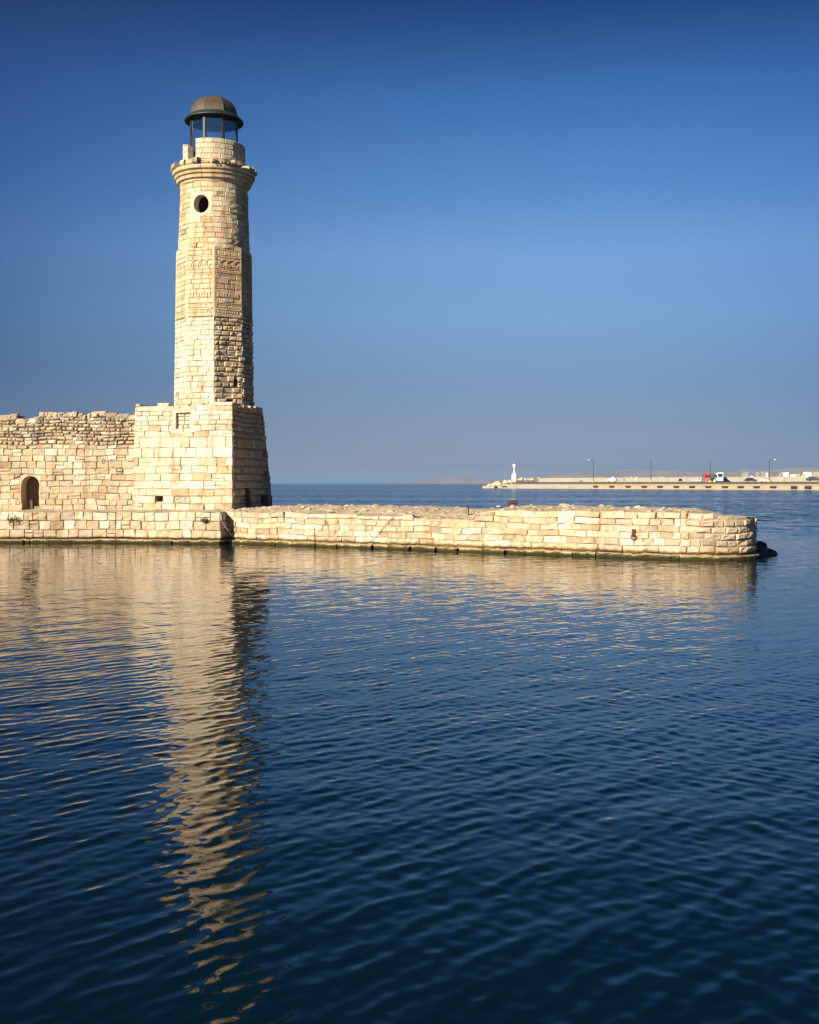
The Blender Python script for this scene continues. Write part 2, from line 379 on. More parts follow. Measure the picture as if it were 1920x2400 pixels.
class Chain:
    """vertical wall face following plan points (outside on the right hand); pts: bottom; top: top points"""
    def __init__(s, pts, z0, H, top=None, smooth=False):
        s.p0 = np.array(pts, float); s.p1 = np.array(top if top is not None else pts, float); s.z0 = z0; s.H = H
        seg = np.diff(s.p0, axis=0); L = np.hypot(seg[:, 0], seg[:, 1]); s.cum = np.concatenate([[0], np.cumsum(L)]); s.L = s.cum[-1]
        n = np.stack([seg[:, 1], -seg[:, 0]], 1) / L[:, None]
        nn = np.zeros_like(s.p0); nn[:-1] += n; nn[1:] += n; nn /= np.linalg.norm(nn, axis=1)[:, None]
        s.n = nn
    def at(s, u, v, d):
        u = np.asarray(u, float); v = np.asarray(v, float); d = np.asarray(d, float)
        uc = np.clip(u, 0, s.L); t = v / s.H
        ip = lambda a: np.interp(uc, s.cum, a)
        x = ip(s.p0[:, 0]) * (1 - t) + ip(s.p1[:, 0]) * t; y = ip(s.p0[:, 1]) * (1 - t) + ip(s.p1[:, 1]) * t
        nx, ny = ip(s.n[:, 0]), ip(s.n[:, 1])
        return np.stack([x + nx * d, y + ny * d, s.z0 + v], -1)

def stone(mb, ch, u0, u1, v0, v1, rng, gap=.012, bev=.03, prot=.012, rough=.012, depth=.22, tint=(1, 1, 1), jit=.0, warp=.02, joint=.035):
    wd, hg = u1 - u0, v1 - v0
    if wd < .05 or hg < .04: return
    nx = max(2, min(7, int(wd / .16))); b = min(bev, wd * .25, hg * .3)
    us = [u0 + gap, u0 + gap + b * .45] + list(np.linspace(u0 + gap + b * 1.3, u1 - gap - b * 1.3, nx)) + [u1 - gap - b * .45, u1 - gap]
    ny = 3 if hg > .25 else 2
    vs = [v0 + gap, v0 + gap + b * .45] + list(np.linspace(v0 + gap + b * 1.3, v1 - gap - b * 1.3, ny)) + [v1 - gap - b * .45, v1 - gap]
    U, V = np.meshgrid(us, vs, indexing='ij'); a, c = U.shape
    D = np.zeros_like(U); D[0, :] = D[-1, :] = D[:, 0] = D[:, -1] = -joint
    ring = np.zeros_like(U, bool); ring[1:-1, 1:-1] = True; inner = np.zeros_like(U, bool); inner[2:-2, 2:-2] = True
    p = rng.uniform(-prot, prot)
    sd = rng.random() * 50
    D[ring] = p - joint * .22
    D[inner] = p + rough * snoise(U[inner] * 9 + sd, V[inner] * 9, sd) + rough * .4
    # knocked corners
    if jit:
        cx = [rng.uniform(-jit, jit) for _ in range(8)]
        tu = (U - u0) / wd; tv = (V - v0) / hg
        U = U + (cx[0] * (1 - tu) * (1 - tv) + cx[1] * tu * (1 - tv) + cx[2] * (1 - tu) * tv + cx[3] * tu * tv)
        V = V + (cx[4] * (1 - tu) * (1 - tv) + cx[5] * tu * (1 - tv) + cx[6] * (1 - tu) * tv + cx[7] * tu * tv) * .6
    V = V + warp * snoise(U * 1.1 + ch.z0, V * .8, ch.z0)
    P = ch.at(U, V, D)
    mb.grid(P, tint)
    # side walls back into the wall
    ii = [(i, 0) for i in range(a)] + [(a - 1, j) for j in range(1, c)] + [(i, c - 1) for i in range(a - 2, -1, -1)] + [(0, j) for j in range(c - 2, 0, -1)]
    ru = np.array([U[i, j] for i, j in ii]); rv = np.array([V[i, j] for i, j in ii])
    A = ch.at(ru, rv, np.full(len(ii), -joint)); B = ch.at(ru, rv, np.full(len(ii), -depth))
    n = len(ii)
    mb.add(np.concatenate([A, B]), [(k, (k + 1) % n, n + (k + 1) % n, n + k) for k in range(n)] + [tuple(range(n, 2 * n))], tint)

def masonry(mb, ch, courses, wr, rng, pal, openings=(), topfn=None, skip=0.0, split=.10, hue=.05, v0=0.0, dmg=0.0, **kw):
    v = v0
    for ci, h in enumerate(courses):
        va, vb = v, v + h; v = vb
        blocks = []
        for (a, b, c, d) in openings:
            ov = min(vb, d) - max(va, c)
            if ov > .35 * h: blocks.append((a, b))
        blocks.sort(); iv = []; x = 0.0
        for a, b in blocks:
            if a > x: iv.append((x, a))
            x = max(x, b)
        if x < ch.L: iv.append((x, ch.L))
        for (a, b) in iv:
            L = b - a
            if L < .04: continue
            cuts = [a]; k = h / .28
            first = rng.uniform(.45, 1)
            while True:
                wv = rng.uniform(*wr) * (.75 + .25 * k) * first; first = 1
                if cuts[-1] + wv > b - wr[0] * .45: cuts.append(b); break
                cuts.append(cuts[-1] + wv)
            for x0, x1 in zip(cuts[:-1], cuts[1:]):
                xm = (x0 + x1) / 2
                if topfn is not None and vb > topfn(xm) + .04: continue
                if rng.random() < skip: continue
                t = np.array(pal[rng.randrange(len(pal))]) * rng.uniform(1 - hue, 1 + hue)
                q = dict(kw)
                if dmg and rng.random() < dmg:
                    q['prot'] = .05; q['rough'] = .03; q['gap'] = q.get('gap', .012) + .01; t = t * rng.uniform(.72, .95)
                if rng.random() < split and h > .24 and x1 - x0 < .7:
                    vm = va + h * rng.uniform(.4, .6)
                    stone(mb, ch, x0, x1, va, vm, rng, tint=t, **q)
                    stone(mb, ch, x0, x1, vm, vb, rng, tint=t * rng.uniform(.9, 1.06), **q)
                else: stone(mb, ch, x0, x1, va, vb, rng, tint=t, **q)
    return v

def backing(mb, ch, v0, v1, openings=(), d=-.065, nu=None, tint=(.30, .235, .155), warp=.02):
    us = set(np.linspace(0, ch.L, nu or max(2, int(ch.L / .5) + 1))); vs = set(np.linspace(v0, v1, max(2, int((v1 - v0) / .5) + 1)))
    for (a, b, c, e) in openings: us |= {a, b}; vs |= {max(v0, c), min(v1, e)}
    us = np.array(sorted(us)); vs = np.array(sorted(vs))
    U, V = np.meshgrid(us, vs, indexing='ij'); P = ch.at(U, V, np.full(U.shape, d))
    fs = []; nv = len(vs)
    for i in range(len(us) - 1):
        for j in range(nv - 1):
            um, vm = (us[i] + us[i + 1]) / 2, (vs[j] + vs[j + 1]) / 2
            if any(a < um < b and c < vm < e for a, b, c, e in openings): continue
            fs.append((i * nv + j, (i + 1) * nv + j, (i + 1) * nv + j + 1, i * nv + j + 1))
    mb.add(P.reshape(-1, 3), fs, tint)

def reveal(mb, ch, op, depth, d0=-.02, tint=(.42, .34, .23)):
    """lining of an opening: four sides and a back wall"""
    a, b, c, e = op
    ring = [(a, c), (b, c), (b, e), (a, e)]
    # use local frame so it stays rectangular
    A = np.array([ch.at(u, v, d0) for u, v in ring]); B = np.array([ch.at(u, v, -depth) for u, v in ring])
    mb.add(np.concatenate([A, B]), [(0, 1, 5, 4), (1, 2, 6, 5), (2, 3, 7, 6), (3, 0, 4, 7), (4, 5, 6, 7)], tint)

def fill_courses(H, lo, hi, rng):
    out = []; s = 0
    while s < H - lo * .6:
        h = rng.uniform(lo, hi)
        if s + h > H - lo * .6: h = H - s
        out.append(h); s += h
    return out

def circle_pts(cx, cy, r, n, a0=0.0, a1=2 * math.pi):
    return [(cx + r * math.cos(a0 + (a1 - a0) * i / n), cy + r * math.sin(a0 + (a1 - a0) * i / n)) for i in range(n + 1)]

def strokes(name, ch, paths, mat, parent, wdt=.025, d=.03):
    """painted marks: flat ribbons lying on a wall face"""
    mb = MB()
    for path in paths:
        for (p, q) in zip(path[:-1], path[1:]):
            dx, dy = q[0] - p[0], q[1] - p[1]; L = math.hypot(dx, dy) or 1; ox, oy = -dy / L * wdt / 2, dx / L * wdt / 2
            ex, ey = dx / L * wdt * .4, dy / L * wdt * .4
            mb.add([ch.at(p[0] - ex + ox, p[1] - ey + oy, d), ch.at(p[0] - ex - ox, p[1] - ey - oy, d), ch.at(q[0] + ex - ox, q[1] + ey - oy, d), ch.at(q[0] + ex + ox, q[1] + ey + oy, d)], [(0, 1, 2, 3)])
    return mb.build(name, mat, parent)

# ------------------------------------------------------------------ lighthouse
TX, TY = -9.52, 53.5
LH = empty('lighthouse', (TX, TY, 1.35))
tag(LH, 'tall weathered limestone lighthouse with copper dome standing on a square stone base', 'lighthouse')
C0 = np.array([-8.15, 50.5]); Ad = np.array([-.976, .2164]); Bd = np.array([.2164, .976])
ZB = 1.30; HB = 5.05
bl = [C0 + Ad * 5.0, C0, C0 + Bd * 5.6, C0 + Ad * 5.0 + Bd * 5.6]
tl = [C0 + Ad * 4.86, C0 - Ad * .0, C0 + Bd * 4.35 + Ad * .1, C0 + Ad * 4.8 + Bd * 4.35]
r1 = random.Random(11)
def block_part():
    mb = MB()
    front = Chain([bl[0], bl[1]], ZB, HB, [tl[0], tl[1]])
    right = Chain([bl[1], bl[2]], ZB, HB, [tl[1], tl[2]])
    back = Chain([bl[2], bl[3]], ZB, HB, [tl[2], tl[3]])
    left = Chain([bl[3], bl[0]], ZB, HB, [tl[3], tl[0]])
    courses = [.36, .35, .33, .37, .35, .35, .39, .46, .5, .27, .28, .21, .23, .21, .24, .16]
    f_open = [(1.17, 1.53, .47, .82), (2.02, 2.98, 3.74, 4.72)]
    r_open = [(1.75, 2.6, 0.0, 1.06), (4.0, 5.2, 0.0, .72)]
    topf = lambda u: 4.78 if u < .45 else (4.9 if u < 1.2 else 5.1 if u < 1.7 or u > 4.2 else 4.92)
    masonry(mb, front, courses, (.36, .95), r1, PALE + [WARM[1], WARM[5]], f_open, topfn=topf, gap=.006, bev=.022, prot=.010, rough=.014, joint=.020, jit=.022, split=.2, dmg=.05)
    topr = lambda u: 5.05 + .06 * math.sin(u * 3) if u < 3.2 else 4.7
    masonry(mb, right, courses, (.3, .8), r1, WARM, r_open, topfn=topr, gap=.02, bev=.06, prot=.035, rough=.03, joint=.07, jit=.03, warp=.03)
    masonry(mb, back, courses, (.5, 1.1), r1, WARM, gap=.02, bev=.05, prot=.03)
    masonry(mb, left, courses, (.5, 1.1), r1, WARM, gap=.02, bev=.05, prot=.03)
    mb.mi = 1
    backing(mb, front, 0, 4.75, f_open); backing(mb, right, 0, 4.75, r_open, d=-.1); backing(mb, back, 0, 4.75, d=-.1); backing(mb, left, 0, 4.75, d=-.1)
    mb.mi = 0
    # top surface with rubble
    n = 14; P = np.zeros((n, n, 3))
    for i in range(n):
        for j in range(n):
            s, t = i / (n - 1), j / (n - 1)
            q = (np.array(tl[0]) * (1 - s) + np.array(tl[1]) * s) * (1 - t) + (np.array(tl[3]) * (1 - s) + np.array(tl[2]) * s) * t
            q = q + (np.array([TX, TY]) - q) * .03
            P[i, j] = (q[0], q[1], ZB + 4.78 + .10 * snoise(q[0] * 3, q[1] * 3) + .04 * r1.random())
    mb.grid(P, (.50, .42, .30))
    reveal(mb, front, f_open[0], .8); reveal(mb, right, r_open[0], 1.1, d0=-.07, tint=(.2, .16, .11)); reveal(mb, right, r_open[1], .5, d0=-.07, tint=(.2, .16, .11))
    o = mb.build('base_block', None, LH, mats=[M_STONE, M_MORTAR])
    # blocked square window: proud frame, recessed infill masonry
    fr = MB(); nm = Chain([bl[0], bl[1]], ZB, HB, [tl[0], tl[1]])
    a, b, c, d = 2.13, 2.87, 3.85, 4.60
    for (x0, x1, y0, y1) in ((a - .19, a, c, d), (b, b + .19, c, d), (a - .22, b + .22, d, d + .17), (a - .28, a + .38, c - .17, c), (a + .40, b + .28, c - .17, c)):
        stone(fr, nm, x0, x1, y0, y1, r1, gap=.004, bev=.015, prot=.0, rough=.004, tint=(.66, .58, .43), depth=.3, joint=.015)
    for st in fr.v: pass
    fo = fr.build('window_frame', M_STONE, LH)
    inf = MB(); back2 = Chain([np.array(bl[0]) + Bd * .16, np.array(bl[1]) + Bd * .16], ZB, HB, [np.array(tl[0]) + Bd * .16, np.array(tl[1]) + Bd * .16])
    y = c - .02
    for h in (.2, .2, .19, .2):
        x = a - .02
        while x < b - .02:
            x2 = min(x + r1.uniform(.25, .5), b + .02); stone(inf, back2, x, x2, y, y + h, r1, tint=PALE[r1.randrange(5)], warp=0); x = x2
        y += h
    inf.mi = 1; backing(inf, back2, c - .02, d + .02, d=-.06)
    inf.build('blocked_window', None, LH, mats=[M_STONE, M_MORTAR])
    # purple scrawls on the shaded side
    g = [[(4.75, 2.95), (4.72, 2.75), (4.85, 2.72), (4.9, 2.95)], [(4.98, 2.95), (5.0, 2.72), (5.08, 2.9), (5.15, 2.7)], [(4.7, 2.66), (5.2, 2.63)]]
    strokes('graffiti', right, g, M_PURP, LH, .05, .05)
    g = [[(4.5, 1.95), (4.55, 1.7), (4.65, 1.95), (4.72, 1.7)], [(4.8, 1.65), (4.85, 1.95), (5.0, 1.9), (4.85, 1.8), (5.05, 1.62)], [(5.1, 1.9), (5.2, 1.6)], [(4.5, 1.55), (5.3, 1.5)]]
    strokes('graffiti', right, g, M_PURP, LH, .06, .05)
block_part()

SIGHT = math.atan2(-TY, -TX)      # direction from the tower towards the viewpoint
def octo(r, inset=0.0): return [(TX + r * math.cos(SIGHT + R(45) * k), TY + r * math.sin(SIGHT + R(45) * k)) for k in range(9)]

def lower_shaft():
    z0, H = 6.10, 4.35
    mb = MB(); ob = octo(1.92); ot = octo(1.86)
    rr = random.Random(5)
    cs = fill_courses(H, .20, .28, rr)
    for k in range(8):
        ch = Chain([ob[k], ob[k + 1]], z0, H, [ot[k], ot[k + 1]])
        # k=0: face just right of the near vertex (grazing light); k=7: lit face; angles grow counter-clockwise
        rough_face = k in (0, 1, 2)
        ops = []
        if k == 0: ops = [(1.02, 1.2, 1.15, 1.48), (.62, .98, .22, .48)]
        if rough_face:
            masonry(mb, ch, cs, (.26, .55), rr, WARM, ops, gap=.010, bev=.035, prot=.04, rough=.035, joint=.045, jit=.03, warp=.03, dmg=.3, skip=.0 if k else .02)
        else:
            masonry(mb, ch, cs, (.32, .68), rr, PALE, ops, gap=.005, bev=.02, prot=.012, rough=.012, joint=.018, jit=.016, split=.08, dmg=.05)
        mb.mi = 1; backing(mb, ch, 0, H, ops, d=-.11 if rough_face else -.065); mb.mi = 0
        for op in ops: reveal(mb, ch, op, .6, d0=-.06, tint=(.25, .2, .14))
    # spread footing stones round the foot
    for k in range(40):
        a = 2 * math.pi * k / 40; q = 2.0 + rr.uniform(-.05, .12)
        if math.cos(a - SIGHT - R(60)) < -.2: continue
        mb.box((TX + q * math.cos(a), TY + q * math.sin(a), 6.15 + rr.uniform(0, .12)), (rr.uniform(.25, .4), rr.uniform(.2, .4), rr.uniform(.2, .3)), a + rr.uniform(-.3, .3), tint=WARM[rr.randrange(6)], taper=.85)
    o = mb.build('lower_shaft', None, LH, mats=[M_STONE, M_MORTAR])
    ch = Chain([ob[6], ob[7]], z0, H, [ot[6], ot[7]])
    strokes('graffiti', ch, [[(.25, .75), (.4, .9), (.6, .85), (.62, .65), (.5, .6)], [(.55, .6), (.6, .42), (.45, .3)], [(.25, .75), (.35, .68)], [(.3, .8), (.5, .78)]], M_PINK, LH, .07, .02)
lower_shaft()

def middle_shaft():
    z0, H = 10.45, 3.3
    mb = MB(); ob = octo(1.86); ot = octo(1.82); rr = random.Random(9)
    cs = fill_courses(H, .20, .26, rr)
    for k in range(8):
        ch = Chain([ob[k], ob[k + 1]], z0, H, [ot[k], ot[k + 1]])
        pal = WARM if k in (0, 1, 2) else PALE
        pal2 = [tuple(np.array(c) * np.array((1.06, .94, .80))) for c in pal]
        masonry(mb, ch, cs, (.3, .6), rr, pal2, gap=.007, prot=.006, rough=.006, joint=.025, jit=.008, split=.04, warp=.0)
        mb.mi = 1; backing(mb, ch, 0, H); mb.mi = 0
        L = ch.L; T = (.55, .43, .28)
        # edge strips
        for (a, b) in ((.0, .09), (L - .09, L)):
            for y in np.arange(.05, H - .1, .55): stone(mb, ch, a, b, y, min(y + .55, H - .05), rr, gap=.003, bev=.012, prot=0, rough=.003, joint=.01, depth=.05, tint=T, warp=0)
        def bar(u0, u1, v0, v1, d0, d1, t=T):
            A = [ch.at(u, v, d0) for u, v in ((u0, v0), (u1, v0), (u1, v1), (u0, v1))]; B = [ch.at(u, v, d1) for u, v in ((u0, v0), (u1, v0), (u1, v1), (u0, v1))]
            mb.add(A + B, [(4, 5, 6, 7), (0, 1, 5, 4), (1, 2, 6, 5), (2, 3, 7, 6), (3, 0, 4, 7)], t)
        # horizontal mouldings
        for v, h, d in ((.05, .06, .045), (.14, .03, .02), (.36, .07, .04), (.60, .035, .02), (.68, .03, .02), (2.02, .03, .02), (2.12, .04, .035), (2.2, .02, .015)):
            bar(.1, L - .1, v, v + h, -.03, d)
        # small leaf row under the lower moulding
        for i in range(9):
            u = .16 + i * (L - .32) / 9; bar(u, u + .07, .22, .33, -.02, .02)
        # dentil row
        for i in range(8):
            u = .14 + i * (L - .28) / 8; bar(u, u + .085, .98, 1.16, -.02, .03)
        # blocked slot panel
        if k in (0, 1): bar(.5, .95, .76, .92, -.02, .03, (.5, .44, .33)); bar(.3, .7, 1.62, 1.85, -.02, .02, (.52, .38, .25))
        # row of three carved horn motifs at the top
        for i in range(3):
            u0 = .17 + i * (L - .34) / 3; w = (L - .34) / 3
            pts = [(0.02, 0), (.03, .12), (.08, .22), (.2, .30), (.3, .33)]
            for (p, q) in zip(pts[:-1], pts[1:]):
                A = []
                for dd in (-.02, .035):
                    A += [ch.at(u0 + p[0], 2.42 + p[1], dd), ch.at(u0 + p[0] + .07, 2.42 + p[1] - .015, dd), ch.at(u0 + q[0] + .07, 2.42 + q[1] - .02, dd), ch.at(u0 + q[0], 2.42 + q[1], dd)]
                mb.add(A, [(4, 5, 6, 7), (0, 1, 5, 4), (1, 2, 6, 5), (2, 3, 7, 6), (3, 0, 4, 7)], T)
            bar(u0 + .13, u0 + .19, 2.40, 2.56, -.02, .03); bar(u0 + .24, u0 + .30, 2.38, 2.50, -.02, .03)
        bar(.1, L - .1, 2.86, 2.90, -.03, .02)
    # sloped shoulder
    P = []
    for k in range(64):
        a = SIGHT + 2 * math.pi * k / 64
        m = (a - SIGHT) % R(45) - R(22.5); ro = 1.82 * math.cos(R(22.5)) / math.cos(m)
        P.append([(TX + ro * math.cos(a), TY + ro * math.sin(a), z0 + H - .02), (TX + (ro * .6 + 1.72 * .4) * math.cos(a), TY + (ro * .6 + 1.72 * .4) * math.sin(a), z0 + H + .10), (TX + 1.66 * math.cos(a), TY + 1.66 * math.sin(a), z0 + H + .16)])
    mb.grid(P, (.55, .46, .32), closed_u=True)
    mb.build('carved_shaft', None, LH, mats=[M_STONE, M_MORTAR])
middle_shaft()

OCA = SIGHT - R(22)     # azimuth of the round window
def upper_shaft():
    z0, H = 13.75, 3.35
    rb, rt = 1.715, 1.605
    a0 = SIGHT + math.pi
    ch = Chain(circle_pts(TX, TY, rb, 72, a0, a0 + 2 * math.pi), z0, H, circle_pts(TX, TY, rt, 72, a0, a0 + 2 * math.pi))
    mb = MB(); rr = random.Random(21)
    uo = ((OCA - a0) % (2 * math.pi)) * rb; vo = 15.82 - z0; hw = .60
    ops = [(uo - hw, uo + hw, vo - hw, vo + hw)]
    cs = fill_courses(vo - hw, .21, .27, rr) + fill_courses(2 * hw, .21, .27, rr) + fill_courses(H - vo - hw, .2, .27, rr)
    masonry(mb, ch, cs, (.34, .66), rr, [tuple(np.array(c) * np.array((1.02, .96, .87))) for c in PALE[:5] + WARM[:3]] + [(.56, .38, .22), (.52, .40, .26)], ops, gap=.005, bev=.018, prot=.010, rough=.012, joint=.016, jit=.014, split=.1, hue=.08, warp=.012, dmg=.06)
    mb.mi = 1; backing(mb, ch, 0, H, ops, nu=72); mb.mi = 0
    o = mb.build('upper_shaft', None, LH, mats=[M_STONE, M_MORTAR])
    # dressed round surround
    w = MB(); n = 48; P = []
    for i in range(n):
        t = 2 * math.pi * i / n; c, s = math.cos(t), math.sin(t); sq = 1 / max(abs(c), abs(s))
        row = []
        for r_, d in ((.40, -.35), (.40, -.02), (.415, .022), (.56, .028)):
            row.append(ch.at(uo + r_ * c * .97, vo + r_ * s * 1.06, d))
        q = min(hw * sq, .70); q2 = hw * sq
        row.append(ch.at(uo + min(.60 * 1.0, q2) * c, vo + min(.60, q2) * s, .02)); row.append(ch.at(uo + q2 * c, vo + q2 * s, .0)); row.append(ch.at(uo + q2 * c, vo + q2 * s, -.06))
        P.append(row)
    w.grid(P, (.62, .52, .36), closed_u=True)
    w.build('round_window', M_STONE, LH, smooth=False)
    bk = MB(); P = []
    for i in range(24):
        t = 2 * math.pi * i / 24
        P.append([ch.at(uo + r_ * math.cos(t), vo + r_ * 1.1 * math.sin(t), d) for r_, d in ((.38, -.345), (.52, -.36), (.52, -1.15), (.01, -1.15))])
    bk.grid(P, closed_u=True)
    bk.build('window_hollow', M_DARK, LH)  # near-black colour stands in for the shade inside the window
upper_shaft()

def cornice():
    mb = MB(); rr = random.Random(4)
    prof = [(1.58, 16.92), (1.65, 16.96), (1.66, 17.06), (1.78, 17.08), (1.81, 17.19), (1.76, 17.22), (1.76, 17.25), (1.87, 17.28), (1.90, 17.37), (1.84, 17.40), (1.84, 17.43), (1.97, 17.46), (2.0, 17.55), (1.98, 17.62), (1.92, 17.65), (1.4, 17.78)]
    n = 22
    for k in range(n):    # segment stones with fine joints
        a0 = 2 * math.pi * k / n + .004; a1 = 2 * math.pi * (k + 1) / n - .004; dz = rr.uniform(-.012, .012); dr = rr.uniform(-.02, .015)
        P = [[(TX + (r_ + dr) * math.cos(a0 + (a1 - a0) * i / 4), TY + (r_ + dr) * math.sin(a0 + (a1 - a0) * i / 4), z + dz) for r_, z in prof] for i in range(5)]
        mb.grid(P, np.array((.58, .45, .28)) * rr.uniform(.88, 1.1))
        for e in (0, 4):
            ring = [P[e][j] for j in range(len(prof))] + [(TX + 1.4 * math.cos(a0 if e == 0 else a1), TY + 1.4 * math.sin(a0 if e == 0 else a1), 16.95)]
            mb.add(ring, [tuple(range(len(ring)))], (.4, .3, .2))
    mb.lathe((TX, TY, 0), [(1.5, 16.9), (1.70, 17.3), (1.82, 17.6), (1.5, 17.8), (0.2, 17.82)], 48, (.35, .28, .18))
    # broken crowning slabs
    a = 0
    while a < 2 * math.pi:
        wd = rr.uniform(.12, .26)
        if rr.random() < .86:
            r_ = 1.99 + rr.uniform(-.14, .10); h = rr.uniform(.10, .25)
            am = a + wd / 2
            P = []
            for i in range(4):
                t = a + .012 + (wd - .024) * i / 3; j = rr.uniform(-.03, .03)
                P.append([(TX + q * math.cos(t), TY + q * math.sin(t), z) for q, z in ((1.55, 17.7), (r_ - .03 + j, 17.64), (r_ + .04 + j, 17.70), (r_ + j, 17.68 + h), (1.6, 17.72 + h + rr.uniform(0, .03)))])
            tt = np.array(WARM[rr.randrange(7)]) * rr.uniform(.6, .95)
            mb.grid(P, tt)
            for e in (0, 3): mb.add(P[e], [(0, 1, 2, 3, 4)], tt)
        a += wd
    mb.build('cornice', M_STONE, LH)
cornice()

def parapet():
    mb = MB(); rr = random.Random(14); r_ = 1.5; z0 = 17.76
    # gap facing left-front: between the two arcs
    g0, g1 = SIGHT - R(56), SIGHT - R(36)      # doorway azimuth range
    # main arc runs counter-clockwise from g1 to g0 + 360
    full = 2 * math.pi - (g1 - g0)
    ch = Chain(circle_pts(TX, TY, r_, 60, g1, g1 + full), z0, 1.3)
    low = full * r_ - .62
    topf = lambda u: 1.24 if (u > .10 and u < low) else 1.02
    masonry(mb, ch, [.24, .26, .25, .25, .24], (.34, .6), rr, [tuple(np.array(c) * np.array((.98, .93, .86))) for c in PALE], topfn=topf, gap=.006, prot=.006, rough=.008, joint=.02, jit=.006, warp=.0, depth=.3, split=0)
    mb.mi = 1; backing(mb, ch, 0, 1.0, d=-.05, nu=60); mb.mi = 0
    chi = Chain(list(reversed(circle_pts(TX, TY, r_ - .30, 60, g1, g1 + full))), z0, 1.3)
    fn = lambda u: topf(full * r_ - u * r_ / (r_ - .30))
    masonry(mb, chi, [.24, .26, .25, .25, .24], (.34, .6), rr, PALE, topfn=lambda u: max(1.02, fn(u)), warp=0, depth=.02)
    # capping and door jambs
    for aa in (g1, g0):
        c, s = math.cos(aa), math.sin(aa)
        mb.add([(TX + q * c, TY + q * s, z) for q, z in ((r_ - .02, z0), (r_ - .30, z0), (r_ - .30, z0 + 1.0), (r_ - .02, z0 + 1.0))], [(0, 1, 2, 3)], (.5, .42, .3))
    m = MB
    for (s0, s1, zt) in ((0.0, 1.0, z0 + 1.0),):
        P = [[(TX + q * math.cos(g1 + full * i / 60), TY + q * math.sin(g1 + full * i / 60), zt) for q in (r_ - .03, r_ - .32)] for i in range(61)]
        mb.grid(P, (.5, .42, .3))
    mb.lathe((TX, TY, 0), [(1.5, 17.80), (0.01, 17.84)], 40, (.45, .38, .27))
    mb.build('parapet', None, LH, mats=[M_STONE, M_MORTAR])
    # low iron handrail bow rising beside the doorway
    hr = MB(); aa = SIGHT - R(47); c, s = math.cos(aa), math.sin(aa); tx, ty = -s, c
    base = Vector((TX + 1.42 * c, TY + 1.42 * s, 0))
    pts = []
    for i in range(13):
        t = i / 12 * math.pi * .85
        pts.append(base + Vector((tx * (.19 - .19 * math.cos(t)), ty * (.19 - .19 * math.cos(t)), 19.15 + .22 * math.sin(t))))
    hr.tube([base + Vector((0, 0, 18.2))] + pts, .022, 6)
    hr.build('handrail', M_IRON, LH)
parapet()

def lantern():
    cz = 20.26; rg = 1.17
    av = [SIGHT + R(22.5 + 45 * k - 1) for k in range(8)]
    V = [Vector((TX + rg * math.cos(a), TY + rg * math.sin(a), 0)) for a in av]
    for k in range(8):
        p = MB(); a = av[k]
        p.box((V[k].x, V[k].y, 19.06), (.085, .11, 2.5), a); p.build('post', M_IRON, LH)
        q = V[(k + 1) % 8]; d = (q - V[k]); L = d.length; d.normalize(); mid = (V[k] + q) / 2
        g = MB(); g.box((mid.x, mid.y, 19.25), (L - .07, .012, 2.0), math.atan2(d.y, d.x)); pane = g.build('glass_pane', M_GLASS, LH)
        b = MB(); b.box((mid.x, mid.y, 20.27), (L - .05, .06, .10), math.atan2(d.y, d.x))
        b.build('glazing_bar', M_IRON, pane)
    # faceted dome
    mb = MB(); prof = []
    for i in range(15):
        t = i / 14 * math.pi / 2; prof.append((1.20 * math.cos(t) ** .92 if i < 14 else .015, 20.40 + 1.03 * math.sin(t)))
    P = []; nper = 4
    for k in range(8):
        for j in range(nper):
            m = j / nper; a = av[k] + R(45) * m; q = []
            flat = math.cos(R(22.5)) / math.cos(R(45) * m - R(22.5))
            for r_, z in prof:
                rr_ = r_ * (flat * .85 + .15); q.append((TX + rr_ * math.cos(a), TY + rr_ * math.sin(a), z))
            P.append(q)
    mb.grid(P, closed_u=True)
    dome = mb.build('dome', M_COPPER, LH)
    me = dome.data
    rb = MB()
    for a in av: rb.tube([(TX + (r_ + .006) * math.cos(a), TY + (r_ + .006) * math.sin(a), z) for r_, z in prof], .008, 6)
    rb.build('seam', M_COPPER, dome)
    rim = MB(); rim.lathe((TX, TY, 0), [(1.08, 20.33), (1.20, 20.29), (1.36, 20.20), (1.415, 20.17), (1.425, 20.21), (1.39, 20.27), (1.27, 20.37), (1.19, 20.45)], 48)
    rim.build('dome_rim', M_RIM, dome, smooth=True)
    ce = MB(); ce.lathe((TX, TY, 0), [(1.15, 20.34), (.9, 20.6), (.5, 20.8), (.02, 20.86)], 32); ce.build('dome_lining', M_RIM, dome)
lantern()

